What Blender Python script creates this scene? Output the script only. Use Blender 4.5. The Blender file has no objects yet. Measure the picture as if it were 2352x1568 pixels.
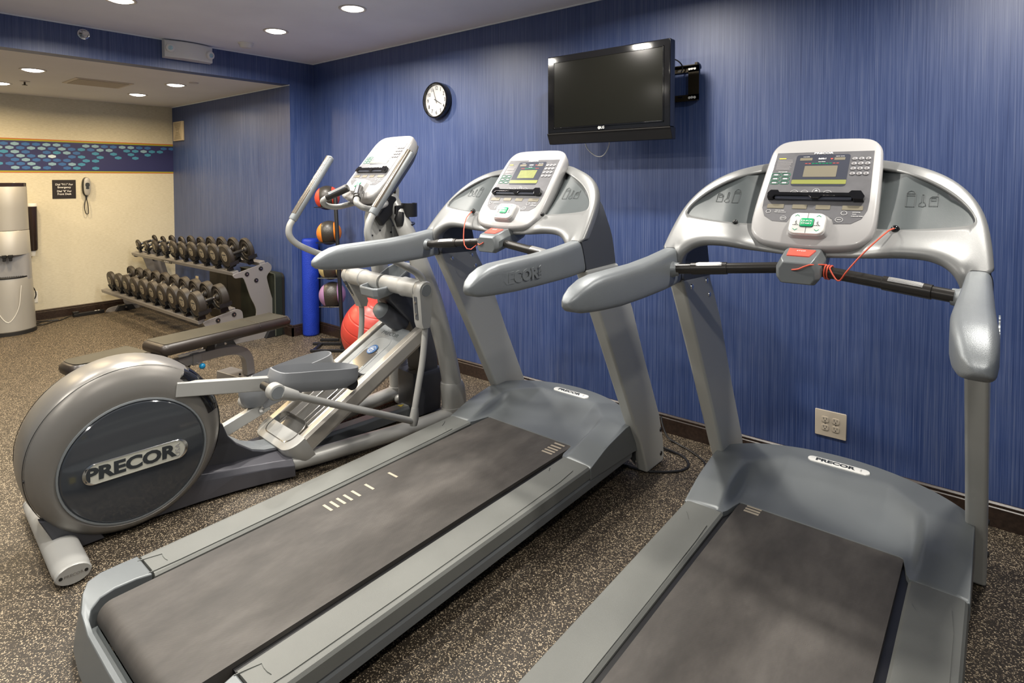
import bpy, bmesh, math, random
from mathutils import Vector, Matrix
random.seed(7)
C = bpy.context.scene.collection
S = bpy.context.scene
# ------------------------------------------------------------------ camera
FPX, PY = 1355.557, 454.348
yaw, pitch, roll = 0.68941, 0.03124, -0.00257
F = Vector((-math.sin(yaw)*math.cos(pitch), math.cos(yaw)*math.cos(pitch), -math.sin(pitch)))
R0 = Vector((math.cos(yaw), math.sin(yaw), 0)); U0 = R0.cross(F)
R1 = R0*math.cos(roll)+U0*math.sin(roll); U1 = U0*math.cos(roll)-R0*math.sin(roll)
cam = bpy.data.cameras.new('camera'); co = bpy.data.objects.new('camera', cam); C.objects.link(co)
co.matrix_world = Matrix(((R1.x, U1.x, -F.x, 0), (R1.y, U1.y, -F.y, 0), (R1.z, U1.z, -F.z, 1.46), (0, 0, 0, 1)))
cam.sensor_width = 36; cam.lens = 36*FPX/2352; cam.shift_y = -(784-PY)/2352; cam.clip_start = 0.05
S.camera = co
# ------------------------------------------------------------------ world, exposure
w = bpy.data.worlds.new('world'); S.world = w; w.use_nodes = True
bg = w.node_tree.nodes['Background']; bg.inputs[0].default_value = (0.72, 0.85, 1.0, 1); bg.inputs[1].default_value = 0.17
S.view_settings.view_transform = 'Standard'; S.view_settings.look = 'None'
S.view_settings.exposure = 0.0; S.view_settings.gamma = 1.0; S.view_settings.use_curve_mapping = False
S.cycles.use_denoising = True
S.cycles.max_bounces = 7; S.cycles.diffuse_bounces = 4; S.cycles.glossy_bounces = 4
S.cycles.sample_clamp_indirect = 4.0
LAMP_W, LAMP_A = 24.0, 15.0      # watts of a main-room and an alcove downlight

W, XL, XA, WA, HC, HS = 3.1675, -5.063, -7.7375, 2.9204, 2.5625, 2.339
DOWN = [(-3.23, 2.31), (-4.15, 2.29), (-4.16, 1.29), (-3.23, 1.29), (-2.28, 1.29), (-1.50, 2.31), (0.10, 2.31), (-4.16, 0.25), (-2.28, 0.1), (0.2, 0.3), (-3.2, -0.9), (-1.2, -1.2)]
DOWNA = [(-5.93, 1.22), (-6.95, 1.19), (-5.87, 2.25), (-6.82, 2.25), (-5.93, 0.2), (-6.95, 0.2)]

# ------------------------------------------------------------------ materials
MATS = {}
def pm(name, col, rough=.5, metal=0., bump=0., bscale=400., var=0., vscale=6., spec=.5, coat=0., emit=None, estr=0.):
    m = bpy.data.materials.new(name); m.use_nodes = True; nt = m.node_tree; b = nt.nodes['Principled BSDF']
    b.inputs['Base Color'].default_value = (*col, 1); b.inputs['Roughness'].default_value = rough
    b.inputs['Metallic'].default_value = metal; b.inputs['Specular IOR Level'].default_value = spec
    b.inputs['Coat Weight'].default_value = coat; b.inputs['Coat Roughness'].default_value = .08
    if emit: b.inputs['Emission Color'].default_value = (*emit, 1); b.inputs['Emission Strength'].default_value = estr
    tc = nt.nodes.new('ShaderNodeTexCoord')
    if var:
        n = nt.nodes.new('ShaderNodeTexNoise'); n.inputs['Scale'].default_value = vscale; n.inputs['Detail'].default_value = 6
        r = nt.nodes.new('ShaderNodeValToRGB')
        r.color_ramp.elements[0].position = .3; r.color_ramp.elements[1].position = .7
        r.color_ramp.elements[0].color = (*[c*(1-var) for c in col], 1); r.color_ramp.elements[1].color = (*[min(1, c*(1+var)) for c in col], 1)
        nt.links.new(tc.outputs['Object'], n.inputs['Vector']); nt.links.new(n.outputs['Fac'], r.inputs[0]); nt.links.new(r.outputs[0], b.inputs['Base Color'])
    if bump:
        n = nt.nodes.new('ShaderNodeTexNoise'); n.inputs['Scale'].default_value = bscale; n.inputs['Detail'].default_value = 2
        bp = nt.nodes.new('ShaderNodeBump'); bp.inputs['Strength'].default_value = bump; bp.inputs['Distance'].default_value = .002
        nt.links.new(tc.outputs['Object'], n.inputs['Vector']); nt.links.new(n.outputs['Fac'], bp.inputs['Height']); nt.links.new(bp.outputs[0], b.inputs['Normal'])
    MATS[name] = m
    return m
def nodes(m): return m.node_tree.nodes, m.node_tree.links, m.node_tree.nodes['Principled BSDF']
def ramp(N, stops):
    r = N.new('ShaderNodeValToRGB'); e = r.color_ramp.elements
    while len(e) < len(stops): e.new(.5)
    for k, (p, c) in enumerate(stops): e[k].position = p; e[k].color = (*c, 1)
    return r
def streaked(name, stops, sc, blot=.35, ro=.62, sp=.5):
    m = pm(name, (.1, .1, .1), ro, spec=sp); N, L, b = nodes(m)
    tc = N.new('ShaderNodeTexCoord'); mp = N.new('ShaderNodeMapping'); mp.inputs['Scale'].default_value = sc
    n = N.new('ShaderNodeTexNoise'); n.inputs['Scale'].default_value = 1; n.inputs['Detail'].default_value = 3; n.inputs['Roughness'].default_value = .7
    n2 = N.new('ShaderNodeTexNoise'); n2.inputs['Scale'].default_value = 1.6; n2.inputs['Detail'].default_value = 3
    mx = N.new('ShaderNodeMix'); mx.inputs[0].default_value = blot
    L.new(tc.outputs['Object'], mp.inputs[0]); L.new(mp.outputs[0], n.inputs['Vector']); L.new(tc.outputs['Object'], n2.inputs['Vector'])
    L.new(n.outputs['Fac'], mx.inputs[2]); L.new(n2.outputs['Fac'], mx.inputs[3])
    r = ramp(N, stops); L.new(mx.outputs[0], r.inputs[0]); L.new(r.outputs[0], b.inputs['Base Color'])
    bp = N.new('ShaderNodeBump'); bp.inputs['Strength'].default_value = .15; bp.inputs['Distance'].default_value = .001
    L.new(n.outputs['Fac'], bp.inputs['Height']); L.new(bp.outputs[0], b.inputs['Normal'])
    return m
M_WALL = streaked('blue_wallpaper', [(.28, (.008, .022, .100)), (.44, (.024, .054, .180)), (.56, (.062, .096, .235)), (.72, (.145, .175, .285))], (360, 360, 2.2), .18, .46, .8)
M_CREAM = streaked('cream_wallcovering', [(.35, (.57, .53, .40)), (.5, (.64, .60, .47)), (.65, (.70, .66, .53))], (30, 30, 160), .3)
M_CEIL = pm('ceiling_paint', (.84, .88, .97), .9, var=.04, vscale=2)
M_CEILA = pm('alcove_ceiling_paint', (.80, .79, .77), .9, var=.03, vscale=2)
M_BEAD = pm('ceiling_edge_bead', (.75, .80, .85), .6)
M_BASE = pm('dark_wood', (.030, .018, .013), .32, var=.4, vscale=60)
# speckled rubber floor
M_FLOOR = pm('speckled_rubber', (.03, .02, .015), .55); N, L, b = nodes(M_FLOOR)
tc = N.new('ShaderNodeTexCoord'); v1 = N.new('ShaderNodeTexVoronoi'); v1.inputs['Scale'].default_value = 290
n1 = N.new('ShaderNodeTexNoise'); n1.inputs['Scale'].default_value = 330; n1.inputs['Detail'].default_value = 3
sep = N.new('ShaderNodeSeparateColor'); L.new(tc.outputs['Object'], v1.inputs['Vector']); L.new(tc.outputs['Object'], n1.inputs['Vector'])
L.new(v1.outputs['Color'], sep.inputs[0])
mm = N.new('ShaderNodeMath'); mm.operation = 'ADD'; L.new(sep.outputs[0], mm.inputs[0]); L.new(n1.outputs['Fac'], mm.inputs[1])
r = ramp(N, [(.0, (.018, .014, .010)), (.62, (.030, .022, .014)), (.67, (.12, .09, .055)), (.72, (.48, .39, .27)), (1., (.60, .52, .40))])
mh = N.new('ShaderNodeMath'); mh.operation = 'MULTIPLY'; mh.inputs[1].default_value = .5; L.new(mm.outputs[0], mh.inputs[0]); L.new(mh.outputs[0], r.inputs[0]); L.new(r.outputs[0], b.inputs['Base Color'])
bp = N.new('ShaderNodeBump'); bp.inputs['Strength'].default_value = .3; bp.inputs['Distance'].default_value = .002
L.new(n1.outputs['Fac'], bp.inputs['Height']); L.new(bp.outputs[0], b.inputs['Normal'])

M_UPR = pm('upright_paint', (.47, .475, .45), .42, .2, bump=.1, bscale=700)
M_SILVER = pm('silver_paint', (.25, .255, .255), .38, .35, bump=.10, bscale=700, var=.05)
M_SHELL = pm('grey_textured_plastic', (.24, .26, .275), .42, .35, bump=.22, bscale=650, var=.05)
M_SHROUD = pm('slate_plastic', (.165, .18, .187), .36, .25, bump=.08, bscale=700, var=.06, vscale=3)
M_RAIL = pm('dusty_rail_plastic', (.165, .17, .158), .52, .1, bump=.35, bscale=900, var=.08, vscale=4)
M_INSET = pm('pocket_plastic', (.075, .088, .092), .42, .1, bump=.12, bscale=700, var=.08)
M_DARKSIDE = pm('dark_grey_plastic', (.075, .080, .090), .5, .1, bump=.1, bscale=700)
M_CONSOLE = pm('console_white', (.41, .405, .405), .30, .0, coat=.2)
M_PANEL = pm('console_overlay', (.13, .13, .14), .46, .1, var=.1, vscale=30)
M_BEZEL = pm('screen_bezel', (.055, .06, .08), .25)
M_LCD = pm('lcd_grey', (.22, .20, .15), .3)
M_LCDG = pm('lcd_green', (.25, .27, .10), .3, var=.12, vscale=60)
M_STRIP = pm('strip_green', (.27, .29, .08), .35)
M_KEY = pm('key_grey', (.42, .41, .42), .3, .3)
M_INK = pm('white_print', (.80, .80, .80), .5)
M_INKD = pm('dark_print', (.03, .035, .04), .4)
M_INKG = pm('green_print', (.02, .30, .16), .5)
M_INKR = pm('red_print', (.65, .10, .08), .5)
M_INKY = pm('yellow_print', (.75, .62, .08), .5)
M_ENGR = pm('engraved_line', (.05, .058, .062), .6)
M_ALU = pm('sensor_aluminium', (.60, .60, .59), .28, .8)
M_TAUPE = pm('taupe_sensor', (.22, .19, .155), .22, .7)
M_BLACK = pm('black_plastic', (.012, .012, .013), .35)
M_BLACKG = pm('gloss_black', (.006, .006, .007), .06, coat=.5)
M_SCREEN = pm('screen_glass', (.010, .010, .008), .14, spec=.25)
M_RUBBER = pm('black_rubber', (.018, .017, .017), .6, bump=.2, bscale=500)
M_BAR = pm('black_bar', (.030, .028, .026), .3, .3)
M_CHROME = pm('brushed_steel', (.72, .72, .72), .18, 1.)
M_WHITE = pm('white_plastic', (.78, .78, .75), .35)
M_GREEN = pm('green_button', (.0, .36, .13), .35)
M_RED = pm('red_button', (.75, .10, .07), .4)
M_CORD = pm('red_cord', (.72, .11, .06), .5)
M_PLATE = pm('badge_plate', (.66, .66, .58), .35, .3)
M_EWHITE = pm('warm_silver_tube', (.40, .40, .385), .38, .2, bump=.06, bscale=700)
M_EGREY = pm('warm_grey_housing', (.22, .21, .195), .34, .4, bump=.06, bscale=600, var=.05, vscale=3)
M_EDISC = pm('gloss_slate', (.050, .056, .066), .10, .2, coat=.6)
M_EBODY = pm('charcoal_shroud', (.050, .052, .062), .36)
M_ESKIRT = pm('satin_charcoal', (.085, .085, .10), .28, .3)
M_EPED = pm('pedal_grey', (.20, .21, .225), .5, bump=.1, bscale=500)
M_ETRACK = pm('polished_track', (.34, .33, .31), .14, .85)
M_ERAIL = pm('champagne_aluminium', (.56, .53, .48), .34, .6)
M_STICK = pm('blue_sticker', (.008, .085, .25), .4)
M_RACK = pm('rack_silver', (.30, .285, .275), .38, .4, bump=.05, bscale=600)
M_DUMB = pm('dumbbell_rubber', (.032, .026, .021), .5, bump=.15, bscale=300)
M_DLAB = pm('dumbbell_label', (.30, .26, .19), .45)
M_BENCHV = pm('bench_vinyl', (.028, .021, .017), .36, var=.25, vscale=8)
M_BENCHT = pm('bench_vinyl_top', (.040, .036, .024), .45, var=.2, vscale=5, bump=.1, bscale=400)
M_BENCHF = pm('bench_steel', (.27, .26, .255), .4, .4)
M_BLUE = pm('blue_knob', (.01, .22, .45), .25)
M_FOAM = pm('blue_foam', (.008, .04, .42), .55)
N, L, b = nodes(M_FOAM); tc = N.new('ShaderNodeTexCoord'); vv = N.new('ShaderNodeTexVoronoi'); vv.inputs['Scale'].default_value = 150
mp = N.new('ShaderNodeMapping'); mp.inputs['Scale'].default_value = (1, 1, .8); bp = N.new('ShaderNodeBump'); bp.inputs['Strength'].default_value = .35; bp.inputs['Distance'].default_value = .004
L.new(tc.outputs['Object'], mp.inputs[0]); L.new(mp.outputs[0], vv.inputs['Vector']); L.new(vv.outputs['Distance'], bp.inputs['Height']); L.new(bp.outputs[0], b.inputs['Normal'])
M_REDBALL = pm('red_vinyl', (.46, .045, .032), .34, spec=.5)
M_ORANGE = pm('orange_panel', (.70, .20, .02), .5, bump=.2, bscale=300)
M_REDP = pm('red_panel', (.62, .06, .03), .5, bump=.2, bscale=300)
M_PURP = pm('purple_panel', (.30, .16, .31), .5, bump=.2, bscale=300)
M_TEALP = pm('yellow_panel', (.45, .36, .16), .5)
M_MBLK = pm('ball_leather', (.035, .030, .024), .38, bump=.5, bscale=110)
M_COOL = pm('cooler_silver', (.44, .43, .40), .4, .3)
M_COOLB = pm('cooler_recess', (.36, .36, .37), .35, .2)
M_MAT = pm('dark_green_mat', (.010, .014, .009), .55, bump=.1, bscale=300)
M_MATB = pm('brown_black_mat', (.018, .015, .011), .4)
M_MATE = pm('mat_edge', (.06, .065, .045), .6)
M_IVORY = pm('ivory_plastic', (.58, .50, .36), .4)
M_BEIGE = pm('beige_plastic', (.62, .54, .43), .4)
M_NAVY = pm('navy_border', (.022, .026, .115), .5)
M_ORB = pm('border_orange', (.50, .13, .02), .5)
M_LIME = pm('border_lime', (.33, .34, .03), .5)
HEXM = [pm('hex_blue', (.035, .13, .36), .5), pm('hex_teal', (.05, .25, .42), .5), pm('hex_pale', (.22, .38, .50), .5), pm('hex_white', (.55, .70, .80), .5)]
M_LENS = pm('lamp_lens', (1, 1, 1), .5, emit=(1, .93, .80), estr=14)
M_TRIM = pm('lamp_trim', (.62, .58, .52), .4)
M_LED = pm('emergency_lens', (.5, .7, .75), .15, .3)
M_CLOCKF = pm('clock_face', (.66, .64, .62), .4)
M_BRONZE = pm('bracket_bronze', (.045, .036, .022), .35, .5)
M_GLASS = pm('smoky_glass', (.03, .02, .018), .12, coat=.4)
M_SPECK = M_ENGR
# running belt: fine weave + scuffs
M_BELT = pm('running_belt', (.085, .078, .072), .62); N, L, b = nodes(M_BELT)
tc = N.new('ShaderNodeTexCoord'); mp = N.new('ShaderNodeMapping'); mp.inputs['Scale'].default_value = (2.5, 1.0, 1)
n1 = N.new('ShaderNodeTexNoise'); n1.inputs['Scale'].default_value = 3.0; n1.inputs['Detail'].default_value = 7; n1.inputs['Roughness'].default_value = .65
L.new(tc.outputs['Object'], mp.inputs[0]); L.new(mp.outputs[0], n1.inputs['Vector'])
r = ramp(N, [(.30, (.042, .038, .034)), (.52, (.068, .061, .055)), (.75, (.105, .095, .086))]); L.new(n1.outputs['Fac'], r.inputs[0])
ck = N.new('ShaderNodeTexChecker'); ck.inputs['Scale'].default_value = 420; L.new(tc.outputs['Object'], ck.inputs['Vector'])
mx = N.new('ShaderNodeMix'); mx.data_type = 'RGBA'; mx.blend_type = 'MULTIPLY'; mx.inputs[0].default_value = .45
L.new(r.outputs[0], mx.inputs[6]); L.new(ck.outputs['Color'], mx.inputs[7]); ck.inputs['Color1'].default_value = (1.3, 1.3, 1.3, 1); ck.inputs['Color2'].default_value = (.55, .55, .55, 1)
L.new(mx.outputs[2], b.inputs['Base Color'])

# ------------------------------------------------------------------ mesh helpers
def mkobj(name, verts, faces, mat, parent=None, bevel=0., smooth=True, sharp=35, seg=2, mats=None, fm=None, sub=0):
    me = bpy.data.meshes.new(name); me.from_pydata([tuple(v) for v in verts], [], faces)
    for m in (mats or [mat]): me.materials.append(m)
    if fm:
        for p, k in zip(me.polygons, fm): p.material_index = k
    bm = bmesh.new(); bm.from_mesh(me); bmesh.ops.recalc_face_normals(bm, faces=bm.faces); bm.to_mesh(me); bm.free()
    if smooth:
        me.shade_smooth()
        if not sub: me.set_sharp_from_angle(angle=math.radians(sharp))
    o = bpy.data.objects.new(name, me); C.objects.link(o)
    if parent: o.parent = parent
    if bevel:
        b = o.modifiers.new('bevel', 'BEVEL'); b.width = bevel; b.segments = seg; b.limit_method = 'ANGLE'; b.angle_limit = math.radians(30); b.harden_normals = True
    if sub:
        s = o.modifiers.new('sub', 'SUBSURF'); s.levels = sub; s.render_levels = sub
    return o
class G:                                   # geometry collector
    def __init__(s): s.v = []; s.f = []; s.m = []
    def add(s, v, f, m=0):
        n = len(s.v); s.v += [Vector(p) for p in v]; s.f += [[i+n for i in q] for q in f]; s.m += [m]*len(f); return s
    def box(s, x0, x1, y0, y1, z0, z1, m=0):
        v = [(x, y, z) for x in (x0, x1) for y in (y0, y1) for z in (z0, z1)]
        return s.add(v, [(0, 1, 3, 2), (4, 6, 7, 5), (0, 4, 5, 1), (2, 3, 7, 6), (0, 2, 6, 4), (1, 5, 7, 3)], m)
    def prism(s, poly, a, b, axis='x', m=0):
        def P(p, t): return {'x': (t, p[0], p[1]), 'y': (p[0], t, p[1]), 'z': (p[0], p[1], t)}[axis]
        n = len(poly); v = [P(p, a) for p in poly]+[P(p, b) for p in poly]
        return s.add(v, [list(range(n)), list(range(2*n-1, n-1, -1))]+[(i, (i+1) % n, n+(i+1) % n, n+i) for i in range(n)], m)
    def loft(s, rings, closed=False, cap=True, m=0):
        k = len(rings[0]); v = [p for r in rings for p in r]; f = []
        n = len(rings)
        for i in range(n if closed else n-1):
            a, b = i*k, ((i+1) % n)*k
            f += [(a+j, a+(j+1) % k, b+(j+1) % k, b+j) for j in range(k)]
        if cap and not closed: f += [list(range(k))[::-1], list(range((n-1)*k, n*k))]
        return s.add(v, f, m)
    def grid(s, rows, m=0):
        k = len(rows[0]); v = [p for r in rows for p in r]
        return s.add(v, [(i*k+j, i*k+j+1, (i+1)*k+j+1, (i+1)*k+j) for i in range(len(rows)-1) for j in range(k-1)], m)
    def lathe(s, prof, origin=(0, 0, 0), axis=(0, 0, 1), seg=24, m=0, sy=1.):
        ax = Vector(axis).normalized(); t = Vector((1, 0, 0)) if abs(ax.x) < .9 else Vector((0, 1, 0))
        a = (t-ax*t.dot(ax)).normalized(); b = ax.cross(a); o = Vector(origin)
        rings = [[o+ax*z+a*(r*math.cos(2*math.pi*j/seg))+b*(r*sy*math.sin(2*math.pi*j/seg)) for j in range(seg)] for r, z in prof]
        return s.loft(rings, m=m)
    def tube(s, pts, rad, seg=14, n=0, m=0, ell=1.):
        pts = [Vector(p) for p in pts]
        rs = rad if isinstance(rad, (list, tuple)) else [rad]*len(pts)
        if n: pts, rs = spline(pts, rs, n)
        T = [(pts[min(i+1, len(pts)-1)]-pts[max(i-1, 0)]).normalized() for i in range(len(pts))]
        ref = Vector((0, 0, 1)) if abs(T[0].z) < .9 else Vector((1, 0, 0))
        a = (ref-T[0]*ref.dot(T[0])).normalized(); rings = []
        for p, t, q in zip(pts, T, rs):
            a = (a-t*a.dot(t)).normalized(); b = t.cross(a)
            rings.append([p+a*(q*ell*math.cos(2*math.pi*j/seg))+b*(q*math.sin(2*math.pi*j/seg)) for j in range(seg)])
        return s.loft(rings, m=m)
    def ball(s, c, r, seg=16, m=0, sz=1.):
        return s.lathe([(max(1e-4, r*math.sin(math.pi*i/seg)), -r*sz*math.cos(math.pi*i/seg)) for i in range(seg+1)], c, seg=seg*2, m=m)
    def xf(s, mat): s.v = [mat @ p for p in s.v]; return s
    def mirror(s):
        g = G(); g.v = [Vector((-p.x, p.y, p.z)) for p in s.v]; g.f = [q[::-1] for q in s.f]; g.m = list(s.m); return g
    def join(s, g): n = len(s.v); s.v += g.v; s.f += [[i+n for i in q] for q in g.f]; s.m += g.m; return s
    def obj(s, name, mat, parent=None, **k):
        mats = mat if isinstance(mat, list) else None
        return mkobj(name, s.v, s.f, None if mats else mat, parent, mats=mats, fm=s.m if mats else None, **k)
def spline(pts, rs, n):
    P = [pts[0]*2-pts[1]]+pts+[pts[-1]*2-pts[-2]]; R = [rs[0]]+list(rs)+[rs[-1]]; op = []; orr = []
    for i in range(1, len(P)-2):
        for k in range(n):
            t = k/n; a, b, c, d = P[i-1:i+3]
            op.append(.5*((2*b)+(c-a)*t+(2*a-5*b+4*c-d)*t*t+(3*b-a-3*c+d)*t**3)); orr.append(R[i]*(1-t)+R[i+1]*t)
    op.append(pts[-1]); orr.append(rs[-1]); return op, orr
def rr(x0, x1, y0, y1, r, n=5):            # rounded rectangle outline
    o = []
    for cx, cy, a in ((x1-r, y1-r, 0), (x0+r, y1-r, 90), (x0+r, y0+r, 180), (x1-r, y0+r, 270)):
        o += [(cx+r*math.cos(math.radians(a+90*k/n)), cy+r*math.sin(math.radians(a+90*k/n))) for k in range(n+1)]
    return o
def smoothpoly(poly, n=4, closed=True):
    p = [Vector((a, b, 0)) for a, b in poly]
    if closed: p = [p[-1]]+p+[p[0], p[1]]
    else: p = [p[0]*2-p[1]]+p+[p[-1]*2-p[-2]]
    o = []
    for i in range(1, len(p)-2):
        for k in range(n):
            t = k/n; a, b, c, d = p[i-1:i+3]
            q = .5*((2*b)+(c-a)*t+(2*a-5*b+4*c-d)*t*t+(3*b-a-3*c+d)*t**3); o.append((q.x, q.y))
    if not closed: o.append((p[-2].x, p[-2].y))
    return o
def root(name, loc, rz, label, cat, group=None):
    o = bpy.data.objects.new(name, None); C.objects.link(o); o.location = loc; o.rotation_euler = (0, 0, rz); o.empty_display_size = .1
    return tag(o, label, cat, group)
def tag(o, label, cat, group=None):
    o['label'] = label; o['category'] = cat
    if group: o['group'] = group
    return o
def struct(o): o['kind'] = 'structure'; return o
def text(name, s, size, mat, parent, M, sx=1., off=0., ext=.0006, align='CENTER', spacing=1.):
    cu = bpy.data.curves.new(name, 'FONT'); cu.body = s; cu.size = size; cu.offset = off*size; cu.extrude = ext; cu.align_x = align; cu.align_y = 'CENTER'; cu.space_character = spacing; cu.resolution_u = 3
    o = bpy.data.objects.new(name+'_c', cu); C.objects.link(o); bpy.context.view_layer.update()
    me = bpy.data.meshes.new_from_object(o.evaluated_get(bpy.context.evaluated_depsgraph_get())); bpy.data.objects.remove(o)
    me.name = name; me.materials.clear(); me.materials.append(mat)
    me.transform(M @ Matrix.Diagonal((sx, 1, 1, 1)))
    ob = bpy.data.objects.new(name, me); C.objects.link(ob); ob.parent = parent
    return ob
def frame(o, ex, ey):                      # matrix from local x,y axes
    ex = Vector(ex).normalized(); ez = ex.cross(Vector(ey)).normalized(); ey = ez.cross(ex); o = Vector(o)
    return Matrix(((ex.x, ey.x, ez.x, o.x), (ex.y, ey.y, ez.y, o.y), (ex.z, ey.z, ez.z, o.z), (0, 0, 0, 1)))
def copytree(o, parent=None):
    c = o.copy(); C.objects.link(c); c.parent = parent
    for ch in list(o.children): copytree(ch, c)
    return c
def sstep(a, b, x): t = max(0, min(1, (x-a)/(b-a))); return t*t*(3-2*t)
# ------------------------------------------------------------------ room
struct(G().box(-8.0, 3.2, -3.0, W+.1, -.1, 0).obj('floor', M_FLOOR, smooth=False))
struct(G().box(XL-.12, 3.2, -3.0, W+.1, HC, HC+.1).obj('ceiling', M_CEIL, smooth=False))
struct(G().box(XA-.1, XL-.12, -3.0, WA, HS, HS+.1).obj('ceiling', M_CEILA, smooth=False))
struct(G().box(XL, 3.2, W, W+.1, 0, HC).obj('wall_right', M_WALL, smooth=False))
struct(G().box(XA, XL, WA, W+.1, 0, HC).obj('wall_side', M_WALL, smooth=False))
struct(G().box(XL-.12, XL, -3.0, WA, HS, HC).obj('wall_left', M_WALL, smooth=False))
struct(G().box(XA-.1, XA, -3.0, W, 0, HS+.1).obj('wall_back', M_CREAM, smooth=False))
struct(G().box(XL, XL+.006, -3.0, W, HC-.008, HC).obj('trim_1', M_BEAD, smooth=False))
struct(G().box(XL+.006, 3.2, W-.006, W, HC-.008, HC).obj('trim_2', M_BEAD, smooth=False))
struct(G().box(XA, XL, WA-.006, WA, HS-.007, HS).obj('trim_3', M_BEAD, smooth=False))
BP = [(0, 0), (.015, 0), (.015, .082), (.011, .086), (.013, .092), (.013, .098), (.006, .105), (0, .105)]
def baseboard(name, a, b, axis, base, sgn):
    poly = [(base+sgn*d, z) for d, z in BP] 
    if axis == 'x': poly = [(y, z) for y, z in poly]
    struct(G().prism(poly, a, b, axis).obj(name, M_BASE, sharp=25))
baseboard('baseboard_right', XL, 3.2, 'x', W, -1)
baseboard('baseboard_side', XA, XL+.015, 'x', WA, -1)
baseboard('baseboard_left', WA-.015, W, 'y', XL, 1)
baseboard('baseboard_back', -3.0, WA, 'y', XA, 1)
# hexagon wallpaper border on the cream wall (one surface, its pattern in the mesh)
g = G(); zb0, zb1 = 1.542, 1.894
def strip(z0, z1, m, t): g.box(XA, XA+t, -3.0, WA, z0, z1, m)
strip(zb0, zb1, 0, .001); strip(zb0, zb0+.009, 1, .0015); strip(zb0+.009, zb0+.021, 2, .0015); strip(zb1-.010, zb1, 1, .0015); strip(zb1-.024, zb1-.010, 2, .0015)
HX = ["311331.33113311.11", "31331312133.22322"[:17], "31.1231.2.2.2.2", "13134.12.2.2.2", "131111.22", "113.3132", "3131.12.2"]
HX[1] = "3133131213 3.22322".replace(' ', '')
for rI, row in enumerate(HX):
    z = 1.838-.0405*rI; y0 = 1.427 if rI % 2 == 0 else 1.385
    for k in range(-14, len(row)):
        c = row[k] if k >= 0 else random.choice('1133123.')
        if c == '.': continue
        y = y0+.0869*k
        pts = [(y-.033, z), (y-.017, z+.0165), (y+.017, z+.0165), (y+.033, z), (y+.017, z-.0165), (y-.017, z-.0165)]
        pts = [(y+dy, z+dz) for dy, dz in ((-.033, -.009), (-.033, .009), (0, .0185), (.033, .009), (.033, -.009), (0, -.0185))]
        g.prism(pts, XA+.0008, XA+.0016, 'x', 3+int(c)-1)
struct(g.obj('trim_4', [M_NAVY, M_ORB, M_LIME]+HEXM, smooth=False))

# ------------------------------------------------------------------ downlights
def downlight(x, y, z, label, wts, col, seen=True, grp=None):
    t = root('recessed_downlight', (x, y, z), 0, label, 'ceiling light', grp)
    G().lathe([(.070, 0), (.088, -.001), (.088, -.004), (.082, -.006), (.070, -.004), (.069, .004)], seg=32).obj('trim_ring', M_TRIM, t)
    G().lathe([(.0001, -.016), (.030, -.0145), (.050, -.011), (.064, -.005), (.069, -.001), (.0001, -.0005)], seg=32).obj('lens', M_LENS, t)
    l = bpy.data.lights.new('lamp', 'AREA'); l.shape = 'DISK'; l.size = .13; l.energy = wts; l.color = col; l.spread = math.radians(165)
    o = bpy.data.objects.new('lamp', l); C.objects.link(o); o.parent = t; o.location = (0, 0, -.018)
LB = ['lit round downlight in the grey main ceiling, closest to the clock', 'lit round downlight in the main ceiling beside the smoke detector', 'lit round downlight cut by the top edge of the picture, above the emergency light fixture']
for i, (x, y) in enumerate(DOWN):
    downlight(x, y, HC, LB[i] if i < 3 else 'round recessed downlight of the main ceiling, outside the picture', LAMP_W, (1, .945, .86), grp=None if i < 3 else 'main ceiling downlights outside the picture')
LA = ['lit round downlight in the low alcove ceiling, nearest the blue header at the left', 'lit round downlight in the low alcove ceiling, cut by the left picture edge', 'lit round downlight in the alcove ceiling beside the small grey plate', 'smallest lit round downlight in the alcove ceiling, nearest the cream wall corner']
for i, (x, y) in enumerate(DOWNA):
    downlight(x, y, HS, LA[i] if i < 4 else 'round recessed downlight of the alcove ceiling, outside the picture', LAMP_A, (1, .77, .46), grp=None if i < 4 else 'alcove downlights outside the picture')

# ------------------------------------------------------------------ ceiling fittings
o = root('smoke_detector', (-4.698, 2.335, HC), 0, 'white round smoke detector on the main ceiling above the emergency light', 'smoke detector')
G().lathe([(.0001, 0), (.058, 0), (.058, -.008), (.052, -.012), (.047, -.030), (.038, -.038), (.0001, -.041)], seg=32).obj('body', M_WHITE, o)
G().lathe([(.0495, -.014), (.0505, -.0145), (.049, -.019), (.0475, -.0185)], seg=32).obj('vent_slot', M_INKD, o)
o = root('fire_sprinkler', (-6.66, 1.31, HS), 0, 'small dark sprinkler head in the alcove ceiling between two downlights', 'sprinkler')
G().lathe([(.0001, 0), (.040, 0), (.038, -.005), (.015, -.007), (.0001, -.008)]).obj('escutcheon', M_TRIM, o)
G().lathe([(.006, -.006), (.008, -.03), (.020, -.032), (.020, -.036), (.0001, -.037)], seg=12).obj('deflector', M_BRONZE, o)
tag(G().lathe([(.0001, 0), (.042, 0), (.040, -.006), (.0001, -.008)], (0, 0, 0)).obj('ceiling_cover_plate', M_TRIM), 'flat round grey cover plate in the alcove ceiling near the header', 'cover plate').location = (-5.62, 2.305, HS)
o = root('access_panel', (-6.285, 1.76, HS), 0, 'rectangular beige access panel in the alcove ceiling', 'access panel')
G().box(-.205, .205, -.22, .22, -.006, 0).obj('frame', M_BEIGE, o, bevel=.002)
G().box(-.175, .175, -.19, .19, -.010, -.005).obj('hatch', pm('panel_paint', (.50, .44, .34), .8), o, bevel=.002)
o = root('side_wall_sprinkler', (XL, 1.333, 2.503), 0, 'chrome sidewall sprinkler head on the blue header', 'sprinkler')
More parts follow.
